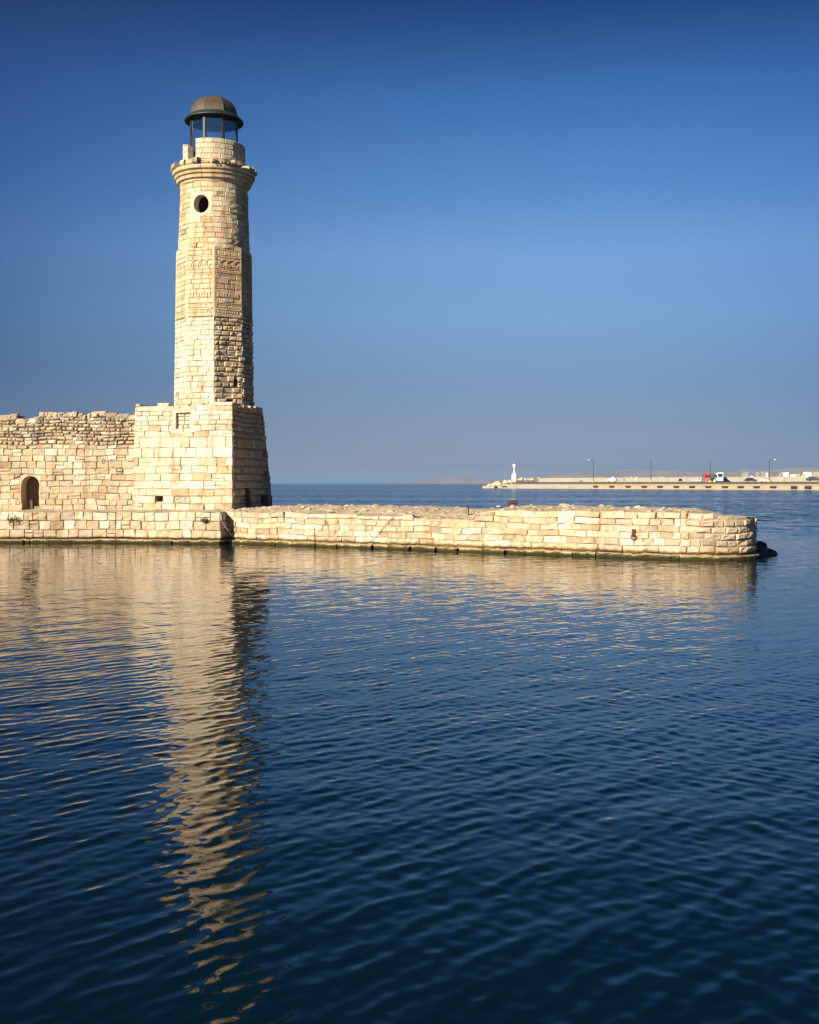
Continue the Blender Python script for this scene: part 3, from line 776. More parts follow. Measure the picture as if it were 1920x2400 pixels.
# ------------------------------------------------------------------ fortification wall (left of the lighthouse)
def fort_wall():
    root = empty('fortification_wall', (-16, 50.9, 1.35))
    tag(root, 'old honey coloured fortification wall with a ragged top and small arched window', 'wall')
    pr = (-12.75, 51.62)
    pl = (-34.0, 50.6 - (34.0 - 18.75) * .02)
    pm = (-18.75, 51.1); SEGL = math.hypot(pr[0] + 18.75, pr[1] - 51.1)
    ch = Chain([pl, pm, pr], 1.32, 4.6)
    L = ch.L; um = L - SEGL
    def upx(px):     # photo column -> wall length
        kx = (px - 960) / F; # intersect with segment pm-pr
        t = (kx * pm[1] - pm[0]) / ((pr[0] - pm[0]) - kx * (pr[1] - pm[1])); return um + t * SEGL
    mb = MB(); rr = random.Random(31)
    a0, a1 = upx(48), upx(94)
    arch = (a0, a1, 0.0, 1.64)
    sq = (upx(38), upx(52), 4.12, 4.42)
    cs = fill_courses(3.08, .26, .35, rr)
    masonry(mb, ch, cs, (.3, .66), rr, WARM + PALE[:3], [arch], gap=.007, bev=.024, prot=.014, rough=.016, joint=.026, jit=.028, split=.16, hue=.09, warp=.04, dmg=.06)
    # rubble upper part
    hs = fill_courses(1.52, .12, .21, rr)
    def topf(u):
        s = (u - um)
        return 4.42 + .10 * snoise(s * 1.6, 1.0) + .07 * math.sin(s * 5) + (.10 if s > 1.3 else -.05) + (-.15 if .35 < s < .95 else 0)
    masonry(mb, ch, hs, (.14, .50), rr, RUB + PALE[:2], [sq], topfn=topf, v0=3.08, gap=.012, bev=.05, prot=.045, rough=.03, joint=.07, jit=.045, split=.3, skip=.03, hue=.14, warp=.05, depth=.3)
    for i in range(46):      # loose crest stones
        u = um - 4 + i * (L - um + 4) / 46 + rr.uniform(-.05, .05); h = rr.uniform(.24, .34); v = topf(u) - rr.uniform(.20, .27)
        stone(mb, ch, u, u + rr.uniform(.18, .5), v, v + h, rr, gap=.01, bev=.06, prot=.05, rough=.03, joint=.08, jit=.04, tint=np.array(RUB[rr.randrange(7)]) * 1.05, depth=.35)
    mb.mi = 1; backing(mb, ch, 0, 3.1, [arch]); backing(mb, ch, 3.1, 4.28, [sq], d=-.10, tint=(.42, .34, .24)); mb.mi = 0
    reveal(mb, ch, sq, .45, d0=-.08)
    # top walk and back face
    n = 60; P = []
    for i in range(n + 1):
        u = L * i / n; row = []
        for j in range(6):
            q = ch.at(u, 4.3, -.12 - j * .28); q[2] += .10 * snoise(q[0] * 2.2, q[1] * 2.2, 3) + rr.uniform(-.03, .04) - .02; row.append(q)
        row.append(ch.at(u, 0, -1.52)); P.append(row)
    mb.grid(P, (.48, .39, .27))
    o = mb.build('rampart', None, root, mats=[M_STONE, M_MORTAR])
    # arched window: spandrels + lining
    am = (a0 + a1) / 2; hw = (a1 - a0) / 2; sp = 1.64 - hw * .95
    w = MB(); n = 16
    outer, inner = [], []
    for i in range(n + 1):
        t = math.pi * i / n; c, s = math.cos(t), math.sin(t); sqf = 1 / max(abs(c), abs(s))
        inner.append((am + hw * .93 * c, sp + hw * .93 * s)); outer.append((am + (hw + .02) * max(-1, min(1, c * sqf)), sp + min(hw * .95 + .02, (hw * .95 + .02) * s * sqf)))
    P = [[ch.at(*inner[i], -.95), ch.at(*inner[i], -.03), ch.at(*inner[i], .0), ch.at(*outer[i], .004), ch.at(*outer[i], -.06)] for i in range(n + 1)]
    w.grid(P, (.56, .46, .32))
    for sgn in (-1, 1):    # jambs, slightly ragged
        P = []
        for j in range(7):
            v = sp * j / 6; off = hw * .93 + (.03 * rr.uniform(-1, 1) if 0 < j < 6 else 0)
            P.append([ch.at(am + sgn * off, v, -.95), ch.at(am + sgn * off, v, -.0), ch.at(am + sgn * (hw + .03), v, .0), ch.at(am + sgn * (hw + .03), v, -.06)])
        w.grid(P, (.54, .44, .30))
    w.add([ch.at(am - hw, -.0, -.95), ch.at(am + hw, 0, -.95), ch.at(am + hw, 1.7, -.95), ch.at(am - hw, 1.7, -.95)], [(0, 1, 2, 3)], (.17, .12, .08))  # back wall coloured dark to deepen the shade of the niche
    w.add([ch.at(am - hw, .03, -.95), ch.at(am + hw, .03, -.95), ch.at(am + hw, .03, .0), ch.at(am - hw, .03, .0)], [(0, 1, 2, 3)], (.45, .36, .25))
    # collapsed masonry in the niche
    w.box(ch.at(am - .12, .22, -.42), (.26, .2, .55), .2, (.12, .09, .06), .8)
    w.box(ch.at(am + .22, .10, -.3), (.22, .2, .22), .5, (.45, .38, .28), .8)
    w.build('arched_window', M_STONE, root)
    # small pencilled letters
    ud = upx(239); uf = upx(258); v = 2.6 + (1133 - 1086) * 51.2 / F - 1.32
    strokes('graffiti', ch, [[(ud, v), (ud, v + .20), (ud + .10, v + .19), (ud + .15, v + .1), (ud + .09, v), (ud, v)], [(uf, v + .05), (uf, v + .2), (uf + .12, v + .19)], [(uf, v + .12), (uf + .2, v + .13)]], M_MARK, root, .02, .03)
fort_wall()

# ------------------------------------------------------------------ quay wall below (left) with its ledge
QP = [(-34.0, 48.0), (-12.8, 47.85), (-8.09, 46.9), (-7.90, 47.8)]
def quay_y(x): return float(np.interp(x, [q[0] for q in QP[:3]], [q[1] for q in QP[:3]]))
def quay():
    root = empty('quay_wall', (-12.7, 48.5, 0)); rr = random.Random(41)
    tag(root, 'low stone quay wall with ledge below the lighthouse, dark tide line at its foot', 'wall')
    mb = MB(); top = MB()
    for i in range(3):
        ch = Chain([QP[i], QP[i + 1]], 0.0, 1.36)
        masonry(mb, ch, [.36, .39, .38], (.34, .62), rr, WARM + PALE[:2], v0=.22, gap=.008 if i < 2 else .02, bev=.024, prot=.018, rough=.018, joint=.028, jit=.024, split=.12, hue=.12, warp=.03, dmg=.10)
        masonry(mb, ch, [.30], (.7, 1.3), rr, [(.50, .42, .30)], v0=-.12, gap=.014, prot=.012, rough=.012, joint=.03, bev=.03, split=0)
        mb.mi = 1; backing(mb, ch, -3.2, 1.30, d=-.07, tint=(.26, .2, .13)); mb.mi = 0
        ft = Chain([np.array(QP[i]) , np.array(QP[i + 1])], -.1, .2)
        if i < 2:
            u = 0
            while u < ch.L:
                l = rr.uniform(.7, 1.6); l = min(l, ch.L - u + .01)
                if rr.random() < .85:
                    A = [ch.at(u + .01, -.3, .10), ch.at(u + l - .01, -.3, .10), ch.at(u + l - .01, .10, .10), ch.at(u + .01, .10, .10), ch.at(u + .01, .14, .02), ch.at(u + l - .01, .14, .02), ch.at(u + l - .01, .14, -.1), ch.at(u + .01, .14, -.1)]
                    mb.add(A, [(0, 1, 2, 3), (3, 2, 5, 4), (4, 5, 6, 7), (0, 3, 4, 7), (1, 2, 5, 6)], (.52, .46, .34))
                u += l
    mb.build('facing_stones', None, root, mats=[M_STONE_T, M_MORTAR_T])
    # ledge surface
    n = 70; P = []
    xs = np.linspace(-34, -7.9, n)
    for x in xs:
        yf = np.interp(x, [q[0] for q in QP[:3]] + [-7.9], [q[1] for q in QP[:3]] + [47.8]); yb = 58
        row = []
        for j, t in enumerate((0, .25, .8, 1.5, 2.2, 3.0, 3.8, 4.6, 7, 10)):
            y = yf + .05 + t; row.append((x + (.0 if t < .3 else .0), y, 1.345 + .03 * snoise(x * 2, y * 2) + (.10 * snoise(x * 1.3, y, 5) ** 2 if t > .5 else 0)))
        P.append(row)
    top.grid(P, (.50, .42, .31)); top.build('ledge', M_TOP, root)
quay()

# ------------------------------------------------------------------ pier
PA = np.array([-7.98, 47.77]); PT = np.array([.8552, -.5183]); PN = np.array([.5183, .8552])
PL = 20.11; RE = 2.0
def rock_mesh(r, rr, sub=2, squash=.7, flat=.35):
    bm = bmesh.new(); bmesh.ops.create_icosphere(bm, subdivisions=sub, radius=1.0)
    ax = [Vector((rr.gauss(0, 1), rr.gauss(0, 1), rr.gauss(0, 1))).normalized() for _ in range(7)]
    lim = [rr.uniform(1 - flat, .95) for _ in ax]
    sd = rr.random() * 100
    for v in bm.verts:
        p = v.co.copy()
        for a, l in zip(ax, lim):
            d = p.dot(a)
            if d > l: p -= a * (d - l)
        p *= 1 + .10 * mnoise.noise(p * 2 + Vector((sd, 0, 0)))
        v.co = Vector((p.x * r[0], p.y * r[1], p.z * r[2]))
    V = [tuple(v.co) for v in bm.verts]; Fs = [tuple(v.index for v in f.verts) for f in bm.faces]; bm.free()
    return V, Fs

def pier():
    root = empty('stone_pier', (2, 45, 0)); rr = random.Random(51)
    tag(root, 'low pale stone pier with a rounded end running out from the lighthouse', 'pier')
    P0 = PA + PT * PL; c = P0 + PN * RE
    a0 = math.atan2(-PN[1], -PN[0])
    arc = [(c[0] + RE * math.cos(a0 + math.pi * i / 18), c[1] + RE * math.sin(a0 + math.pi * i / 18)) for i in range(19)]
    bend = PA + PT * 14 + PN * 5.2; farl = PA + PT * (-2) + PN * 7.0
    front = Chain([PA, P0], 0, 1.7); end = Chain(arc, 0, 1.7); back = Chain([arc[-1], tuple(bend), tuple(farl)], 0, 1.7)
    mb = MB()
    def topfront(u):
        if u < 4.2: return 1.36
        if u < 9.6: return 1.14 if u < 9.2 else 1.4
        if u < 12.2: return 1.14 + .06 * math.sin(u * 9)
        return 1.42 + (.0 if u < 13.0 else .24)
    kw = dict(gap=.005, bev=.018, prot=.018, rough=.028, joint=.018, jit=.040, split=.16, hue=.13, warp=.04, dmg=.18)
    cs = [.24, .24, .23, .22, .24, .24]
    masonry(mb, front, cs, (.36, 1.0), rr, WARM + WARM + PALE[:2], topfn=topfront, v0=.20, **kw)
    # worn coping slabs along the middle stretch
    u = 4.3
    while u < 9.4:
        l = rr.uniform(.7, 1.7); stone(mb, front, u, min(u + l, 9.5), 1.15, 1.34 + rr.uniform(-.03, .02), rr, gap=.012, bev=.06, prot=.03, rough=.03, joint=.06, jit=.02, tint=PALE[rr.randrange(7)], depth=.6); u += l
    topend = lambda u: 1.70 if u < 1.3 else 1.46
    masonry(mb, end, cs, (.34, .6), rr, WARM, topfn=topend, v0=.20, gap=.010, bev=.035, prot=.028, rough=.032, joint=.035, jit=.035, warp=.03, hue=.14, dmg=.25)
    masonry(mb, back, cs, (.5, 1.0), rr, WARM, v0=.20, topfn=lambda u: 1.45, **kw)
    mb.mi = 1
    for ch, t in ((front, 1.14), (end, 1.42), (back, 1.38)): backing(mb, ch, -3.2, t, d=-.04, tint=(.42, .34, .24))
    fr2 = Chain([PA + PT * 12.4, P0], 0, 1.7); backing(mb, fr2, 1.1, 1.52, d=-.08, tint=(.42, .34, .24))
    fr3 = Chain([PA, PA + PT * 4.2], 0, 1.7); backing(mb, fr3, 1.1, 1.32, d=-.08, tint=(.42, .34, .24))
    mb.mi = 0
    # foot ledge just above the water
    for ch in (front, end, back):
        u = 0
        while u < ch.L - .02:
            l = min(rr.uniform(.8, 1.7), ch.L - u); dd = rr.uniform(.09, .17); hh = rr.uniform(.11, .15)
            k = 4
            us = np.linspace(u + .012, u + l - .012, k)
            rows = [[ch.at(q, -.3, dd), ch.at(q, hh - .03, dd + .01), ch.at(q, hh, dd - .03), ch.at(q, hh + .02, -.1)] for q in us]
            mb.grid(rows, np.array((.58, .50, .37)) * rr.uniform(.85, 1.05))
            for e in (0, k - 1): mb.add(rows[e] + [ch.at(us[e], -.3, -.1)], [(0, 1, 2, 3, 4)], (.3, .25, .17))
            if rr.random() < .30: u += rr.uniform(.04, .2)
            u += l
    mb.build('facing_stones', None, root, mats=[M_STONE_T, M_MORTAR_T])
    # walking surface
    top = MB(); nu, nw = 180, 26; P = []
    for i in range(nu):
        s = -2.5 + (PL + RE + 2.3) * i / (nu - 1); row = []
        if s <= 14: wmax = 5.2 + (14 - s) / 16 * 1.8
        elif s <= PL: wmax = 5.2 - (s - 14) / (PL - 14) * (5.2 - 2 * RE)
        else: wmax = 0
        if s > PL:
            q = math.sqrt(max(0, RE ** 2 - (s - PL) ** 2)); w0, w1 = RE - q + .1, RE + q - .1
        else: w0, w1 = .08, wmax - .1
        if s < 0: w0 = .25
        for j in range(nw):
            t = j / (nw - 1); w_ = w0 + (w1 - w0) * t; xy = PA + PT * s + PN * w_
            edge = min(w_ - w0, w1 - w_); m = min(1, edge / 2.2); m = m * m * (3 - 2 * m)
            if s < 4.2: zb, zm = 1.34, 1.60 if s > 1 else 1.42 + .09 * max(0, s + 1)
            elif s < 9.5: zb, zm = 1.30, 1.62
            elif s < 12.6: zb, zm = 1.22, 1.56
            elif s < 20.4: zb, zm = 1.58, 1.72
            else: zb, zm = 1.42, 1.44
            zz = zb + (zm - zb) * m + .035 * snoise(xy[0] * 1.3, xy[1] * 1.3, 2) * min(1, edge / .3) + .022 * snoise(xy[0] * 4.7, xy[1] * 4.1, 7) + rr.uniform(-.012, .012)
            row.append((xy[0], xy[1], zz))
        P.append([(row[0][0], row[0][1], 1.0)] + row + [(row[-1][0], row[-1][1], 1.0)])
    P = np.array(P)
    # soften along the length
    Z = P[:, :, 2].copy()
    for _ in range(3): Z[1:-1] = (Z[:-2] + 2 * Z[1:-1] + Z[2:]) / 4
    P[:, :, 2] = Z
    top.grid(P, (.48, .395, .29))
    Zs = P[:, 1:-1, 2]
    for k in range(480):
        i = rr.randrange(2, nu - 3); j = rr.randrange(1, nw - 1) if rr.random() < .5 else rr.randrange(1, 9)
        s_ = -2.5 + (PL + RE + 2.3) * i / (nu - 1)
        q = P[i, j + 1]; sz = rr.uniform(.05, .22)
        V, Fs = rock_mesh((sz, sz * rr.uniform(.5, .9), sz * rr.uniform(.2, .38)), rr, 1)
        an = rr.random() * 3; V = [(q[0] + x * math.cos(an) - y * math.sin(an), q[1] + x * math.sin(an) + y * math.cos(an), q[2] + z) for x, y, z in V]
        top.add(V, Fs, np.array(PALE[rr.randrange(7)] if rr.random() < .6 else RUB[rr.randrange(7)]) * rr.uniform(.7, 1.0))
    top.build('walking_surface', M_TOP, root)
    return front
front_ch = pier()

def rock(name, loc, r, mat, label, cat, group, rr, tint=(.5, .42, .3), sub=2, flat=.35):
    V, Fs = rock_mesh(r, rr, sub, flat=flat); mb = MB(); mb.add(V, Fs, tint); o = mb.build(name, mat)
    o.location = loc; o.rotation_euler = (0, 0, rr.random() * 6); tag(o, label, cat, group); return o

rr = random.Random(61)
# loose stones heaped on the front edge of the pier
for i, (px, up, sz) in enumerate([(1120, .06, .10), (1137, .07, .13), (1155, .05, .09), (1170, .05, .08), (1180, .07, .12), (1195, .04, .07), (1212, .08, .14), (1228, .05, .10), (1244, .05, .08), (1256, .04, .08), (1278, .07, .14), (1300, .04, .08), (1322, .05, .10)]):
    k = (px - 960) / F; s = (k * PA[1] - PA[0]) / (PT[0] - k * PT[1]); q = PA + PT * s + PN * rr.uniform(.12, .3)
    rock('loose_stone', (q[0], q[1], 1.23 + up), (sz, sz * .8, sz * .8), M_STONE, 'small pale loose stone among the row lying along the front edge of the pier top', 'stone', 'loose stones on the pier edge', rr, np.array(PALE[rr.randrange(7)]) * rr.uniform(.75, 1))
for i in range(26):
    s = rr.uniform(2.0, 7.0) if i < 17 else rr.uniform(12.5, 19.5); w_ = rr.uniform(.5, 4.0); q = PA + PT * s + PN * w_; sz = rr.uniform(.05, .12)
    rock('flat_stone', (q[0], q[1], (1.40 if s < 8 else 1.64) + min(.17, w_ * .09) * (1 if s < 8 else .5)), (sz * 1.6, sz, sz * .8), M_STONE,
         'flat pale stone lying on the worn top of the pier' if s < 8 else 'small rubble stone on the raised outer top of the pier', 'stone', 'stones on the pier top near the lighthouse' if s < 8 else 'stones on the outer pier top', rr, np.array(PALE[rr.randrange(7)]) * rr.uniform(.75, 1))

def pier_pt(px, w_=0.0):
    a = PA + PN * w_; k = (px - 960) / F; s = (k * a[1] - a[0]) / (PT[0] - k * PT[1]); q = a + PT * s; return Vector((q[0], q[1], 0)), s
# dark rocks off the pier end
rock('sea_rock', (12.85, 40.2, -.02), (.46, .42, .50), M_ROCKWET, 'dark wet rock breaking the water behind the rounded pier end', 'rock', None, rr, sub=3, flat=.45)
rock('sea_rock', (13.18, 40.2, -.10), (.34, .30, .34), M_ROCKWET, 'low dark rock tip at the outer side of the larger wet rock', 'rock', None, rr, sub=3)
# rusty elbow bollard
q, s = pier_pt(1196, 3.2)
def bollard():
    root = empty('mooring_bollard', (q.x, q.y, 1.58)); tag(root, 'rusty brown elbow shaped mooring bollard standing on the pier top', 'bollard')
    mb = MB(); b = Vector((q.x, q.y, 1.5))
    mb.tube([b, b + Vector((0, 0, .20)), b + Vector((.0, 0, .36))], .10, 14); mb.build('post', M_RUST, root)
    m2 = MB(); m2.tube([b + Vector((-.10, 0, .32)), b + Vector((.05, 0, .335)), b + Vector((.30, 0, .33)), b + Vector((.31, 0, .33))], [.085, .09, .085, .10], 14); m2.build('horn', M_RUST, root)
    m3 = MB(); m3.lathe((b.x, b.y, b.z), [(.18, 0), (.18, .05), (.1, .07)], 16); m3.build('base_plate', M_RUST, root)
bollard()
# iron rod
q2, s = pier_pt(1098, .9)
mb = MB(); mb.tube([(q2.x, q2.y, 1.35), (q2.x + .005, q2.y, 1.72)], .025, 8); mb.tube([(q2.x - .04, q2.y, 1.70), (q2.x + .05, q2.y, 1.71)], .015, 6)
tag(mb.build('iron_rod', M_IRON), 'thin dark iron rod standing upright on the pier top left of the bollard', 'rod')
# rusty fitting on pier face
def fitting():
    p, s = pier_pt(1486, -.03); root = empty('mooring_ring', (p.x, p.y, .9)); tag(root, 'rusty iron mooring fitting fixed to the outer pier face with orange stain', 'mooring ring')
    mb = MB(); ch = front_ch; u = s
    c = ch.at(u, .88, .04); mb.box(c, (.12, .06, .26), math.atan2(PT[1], PT[0])); mb.build('bracket', M_RUST, root)
    m2 = MB(); cc = Vector(ch.at(u, .74, .08))
    pts = [cc + Vector((PT[0] * .09 * math.cos(t), PT[1] * .09 * math.cos(t), .09 * math.sin(t))) for t in np.linspace(0, 2 * math.pi, 17)]
    m2.tube(pts, .018, 6, caps=False); m2.build('ring', M_RUST, root)
    m3 = MB(); A = [ch.at(u + dx, v, .022) for dx, v in ((-.06, .72), (.05, .72), (.03, .5), (-.02, .42), (-.05, .55))]
    m3.add(A, [(0, 1, 2, 3, 4)]); m3.build('rust_stain', plain_mat('rust stained stone', (.36, .19, .09), .9, var=.3, scale=15), root)
fitting()

# ropes
def rope(label, pts, r, mat, sag=0.0):
    a = [Vector(p) for p in pts]; out = []
    for p, q_ in zip(a[:-1], a[1:]):
        for i in range(10):
            t = i / 10; v = p.lerp(q_, t); v.z -= sag * math.sin(math.pi * t); out.append(v)
    out.append(a[-1]); mb = MB(); mb.tube(out, r, 6); o = mb.build('mooring_rope', mat); tag(o, label, 'rope', 'ropes hanging on the harbour walls')
rope('pale taut rope crossing the dark notch between quay and pier', [(-8.05, 46.84, 1.30), (-8.03, 46.8, 1.05), (-7.70, 47.48, .36)], .020, M_ROPE, .02)
def pface(px, v, d=.06):
    p, s = pier_pt(px); return front_ch.at(s, v, d)
rope('thin dark rope slanting down the pier face towards the water', [tuple(pface(928, 1.36)), tuple(pface(905, .95)), tuple(pface(880, .4)), tuple(pface(862, .12, .2))], .011, M_ROPED, .0)
rope('thin slack cord hanging in an inverted v on the pier face', [tuple(pface(738, .25, .1)), tuple(pface(752, .7)), tuple(pface(769, 1.05)), tuple(pface(773, .6)), tuple(pface(773, .15, .2))], .008, M_ROPED, .0)
rope('dark cord dropping to the foot ledge near the lighthouse end', [tuple(pface(739, .78, .05)), tuple(pface(739, .2, .05)), tuple(pface(739, .0, .22))], .012, M_ROPED, .0)
rope('thin brown cord beside the notch on the first stones of the pier', [tuple(pface(546, 1.0, .05)), tuple(pface(558, .45, .05)), tuple(pface(563, .2, .05))], .007, M_ROPED, .0)

# wall plants
def plant(name, loc, r, n, mat, label, down=.4):
    rr = random.Random(int(abs(loc[0]) * 100)); root = empty(name, loc); tag(root, label, 'plant')
    lf = MB(); st = MB(); L = Vector(loc)
    for i in range(n):
        d = Vector((rr.gauss(0, 1), -abs(rr.gauss(0, .5)), rr.gauss(0, .5) - down * .3)).normalized() * r * rr.uniform(.4, 1)
        e = L + d
        if i % 3 == 0: st.tube([L, L + d * .5 + Vector((0, 0, .02)), e], [.006, .005, .003], 4)
        for k in range(3):
            c = e + Vector((rr.gauss(0, .03), rr.gauss(0, .03), rr.gauss(0, .03))); a = Vector((rr.gauss(0, 1), rr.gauss(0, 1), rr.gauss(0, 1))).normalized() * rr.uniform(.02, .05); b = a.orthogonal().normalized() * .014
            lf.add([c - a, c + b, c + a, c - b], [(0, 1, 2, 3)])
    lf.build('foliage', mat, root); st.build('stem', M_DRY, root)
plant('wall_plant', (-17.25, 47.86, 1.0), .30, 70, M_DRY, 'dry brown bush growing out of the quay wall below the arched window')
k = (481 - 960) / F; plant('wall_plant', (-8.78, 46.98, 1.05), .15, 60, M_GREEN, 'small green plant growing from the quay wall near the notch', .8)

for a_, lb in ((SIGHT + R(2), 'dark green tuft growing on the cornice right above the carved edge of the tower'), (SIGHT + R(17), 'dark green tuft on the right part of the tower cornice')):
    plant('cornice_plant', (TX + 1.97 * math.cos(a_), TY + 1.97 * math.sin(a_), 17.72), .17, 60, M_GREEN, lb, 0)

# ------------------------------------------------------------------ far harbour mole
MO = np.array([51.4, 575.0]); MD = np.array([.6, -.8]); MN = np.array([.8, .6])   # along (towards the right), inward (away)
MANG = math.atan2(MD[1], MD[0])
def mat_(px, w_):
    k = (px - 960) / F; l = (k * (MO[1] + .6 * w_) - MO[0] - .8 * w_) / (.6 + .8 * k); q = MO + MD * l + MN * w_; return Vector((q[0], q[1], 0)), l
def slab(mb, l0, l1, w0, w1, z0, z1, tint=(1, 1, 1)):
    V = []
    for z in (z0, z1):
        for l, w_ in ((l0, w0), (l1, w0), (l1, w1), (l0, w1)):
            q = MO + MD * l + MN * w_; V.append((q[0], q[1], z))
    mb.add(V, [(3, 2, 1, 0), (4, 5, 6, 7), (0, 1, 5, 4), (1, 2, 6, 5), (2, 3, 7, 6), (3, 0, 4, 7)], tint)
def mole():
    root = empty('harbour_mole', (MO[0], MO[1], 0)); tag(root, 'long modern concrete harbour mole with parapet across the water at right', 'mole')
    _, l1387 = mat_(1387, 0); LM = 420
    m = MB(); slab(m, l1387, LM, 0, 6, -4, 2.3); slab(m, l1387, LM, -.25, 0, 1.95, 2.25); m.build('quay_face', M_CONC_Y, root)
    m = MB(); slab(m, 0, l1387, .4, 6, -4, 2.25); slab(m, -2, l1387, -.6, .4, -4, .55); m.build('old_quay_face', M_CONC_G, root)
    m = MB(); slab(m, 0, LM, 6, 24, -4, 3.3); m.build('roadway', M_ASPH, root)
    m = MB(); _, l1263 = mat_(1263, 24); slab(m, 0, l1263, 22.5, 25, -3, 5.95); slab(m, l1263, LM, 22.5, 25, -3, 5.45); m.build('parapet', M_CONC, root)
    m = MB(); slab(m, -8, LM, 25, 34, -4, 2.5); m.build('outer_apron', M_CONC_G, root)
    for px in (1397, 1435, 1473, 1511, 1548, 1586, 1623, 1661, 1700, 1737, 1774, 1813, 1862, 1895):  # dark slots in the wall: proud black blocks stand in for shaded recesses
        _, l = mat_(px, 0); m = MB(); a, b = (1.75, 1.35) if px < 1850 else (1.5, 1.5); h0, h1 = (.65, 1.5) if px < 1850 else (.35, 1.6)
        V = []
        for w_ in (-.30, 0):
            for dl, z in ((-b, h0), (b, h0), (a, h1), (-a, h1)):
                q = MO + MD * (l + dl) + MN * w_; V.append((q[0], q[1], z))
        m.add(V, [(0, 1, 2, 3), (0, 1, 5, 4), (1, 2, 6, 5), (2, 3, 7, 6), (3, 0, 4, 7)]); m.build('fender_slot', M_RUBBER, root)
    # end block with tyre-black slots
    m = MB(); slab(m, -6, 0, .5, 9, -3, 1.9); slab(m, -5, 0, 3, 12, 1.9, 3.2); slab(m, -4, 0, 6, 18, 3.2, 4.3); m.build('end_block', M_CONC, root)
    for (l0, l1, z0, z1, wf) in ((-4.9, -.8, .6, 1.25, .5), (-4.2, -.6, 2.35, 2.9, 3)):
        m = MB(); slab(m, l0, l1, wf - .2, wf, z0, z1); m.build('fender_slot', M_RUBBER, root)
mole()
rr = random.Random(71)
for i in range(44):
    t = (i + rr.random()) / 44; l = -22.5 + 21.5 * t; w_ = rr.uniform(3, 20); zt = .3 + 4.9 * t ** .8 * rr.uniform(.55, 1.0)
    if l > -6.5: w_ = rr.uniform(10, 21)
    q = MO + MD * l + MN * w_; s = rr.uniform(1.1, 2.0)
    rock('breakwater_rock', (q[0], q[1], zt), (s, s * .9, s * .85), M_STONE, 'pale boulder in the heap at the left tip of the far harbour mole', 'rock', 'boulders at the mole tip', rr, np.array((.60, .50, .35)) * rr.uniform(.8, 1.1), sub=2, flat=.45)
for i in range(20):
    l = -23.5 + 1.35 * i; w_ = rr.uniform(1, 6) + (4 if l > -8 else 0); q = MO + MD * l + MN * w_; s = rr.uniform(1.2, 1.8)
    if l > 0: break
    rock('breakwater_rock', (q[0], q[1], .2), (s, s * .9, s * .9), M_STONE, 'pale boulder at the waterline of the far mole tip', 'rock', 'boulders at the mole tip waterline', rr, np.array((.46, .38, .26)) * rr.uniform(.8, 1.1), sub=2, flat=.45)

# white harbour beacon
def beacon():
    p, l = mat_(1206, 16); root = empty('harbour_beacon', (p.x, p.y, 4)); tag(root, 'small white harbour beacon tower at the left end of the far mole', 'beacon')
    s = p.y / F
    m = MB(); m.lathe((p.x, p.y, 0), [(1.55, 3.0), (1.5, 6.6), (1.35, 7.6), (.8, 8.1), (.01, 8.15)], 16); m.build('plinth', M_WHITE, root)
    m = MB(); m.lathe((p.x, p.y, 0), [(.62, 8.0), (.5, 9.5), (.42, 12.2), (.01, 12.25)], 14); m.build('column', M_WHITE, root)
    m = MB(); m.lathe((p.x, p.y, 0), [(.46, 9.9), (.52, 9.95), (.52, 10.3), (.46, 10.35)], 14); m.build('collar', M_RUST, root)
    m = MB(); m.lathe((p.x, p.y, 0), [(.42, 11.4), (.95, 11.8), (1.0, 12.0), (.98, 12.9), (.90, 12.9), (.90, 12.05), (.01, 12.05)], 14); m.build('gallery', M_WHITE, root)
    m = MB(); m.lathe((p.x, p.y, 0), [(.42, 12.1), (.42, 13.6), (.50, 13.7), (.3, 14.2), (.05, 14.9), (.01, 15.2)], 12); m.build('lamp_housing', M_GREY, root)
beacon()

# street lamps
def lamp(px, arm, label, w_=6.6):
    p, l = mat_(px, w_); s = p.y / F; top = CAMZ + (1133 - 1078) * s
    root = empty('street_lamp', (p.x, p.y, 3.3)); tag(root, label, 'street lamp', 'street lamps along the far mole')
    m = MB(); m.tube([(p.x, p.y, 3.2), (p.x, p.y, top)], [.17, .11], 8); m.build('pole', M_IRON, root)
    m = MB(); m.box((p.x, p.y, 3.55), (1.4, 1.4, .6), MANG, taper=.7); m.build('footing', M_YEL, root)
    for d in arm:
        m = MB(); a = Vector((d * 1.0, -.1, 0)); m.tube([(p.x, p.y, top - .2), (p.x + a.x * 1.2, p.y, top + .1)], .06, 6); am = m.build('arm', M_IRON, root)
        m = MB(); m.lathe((p.x + d * 1.75, p.y, top + .12), [(.02, .22), (.4, .12), (.48, -.05), (.35, -.16), (.02, -.18)], 10); m.build('lamp_head', M_WHITE if abs(d) > 1.2 else M_GREY, root)
lamp(1391, (-1.3, .9), 'tall lamp post with white head reaching left, nearest the beacon')
lamp(1526, (.15,), 'slim lamp post in the middle of the far mole between white van and black car')
lamp(1665, (.12,), 'slim lamp post standing right behind the red truck')
lamp(1803.5, (1.35,), 'tall lamp post with white head reaching right, above the white car')
m = MB(); p, l = mat_(1532, 6.3); m.lathe((p.x, p.y, 3.3), [(.5, 0), (.5, .5), (.35, .75), (.01, .8)], 12); tag(m.build('bollard', M_YEL), 'yellow mooring bollard beside the slim middle lamp post', 'bollard')
m = MB(); p, l = mat_(1675, 6.3); m.lathe((p.x, p.y, 3.3), [(.5, 0), (.5, .6), (.3, .9), (.01, .95)], 12); tag(m.build('bollard', M_WHITE), 'white mooring bollard between the red truck and the white coach', 'bollard')

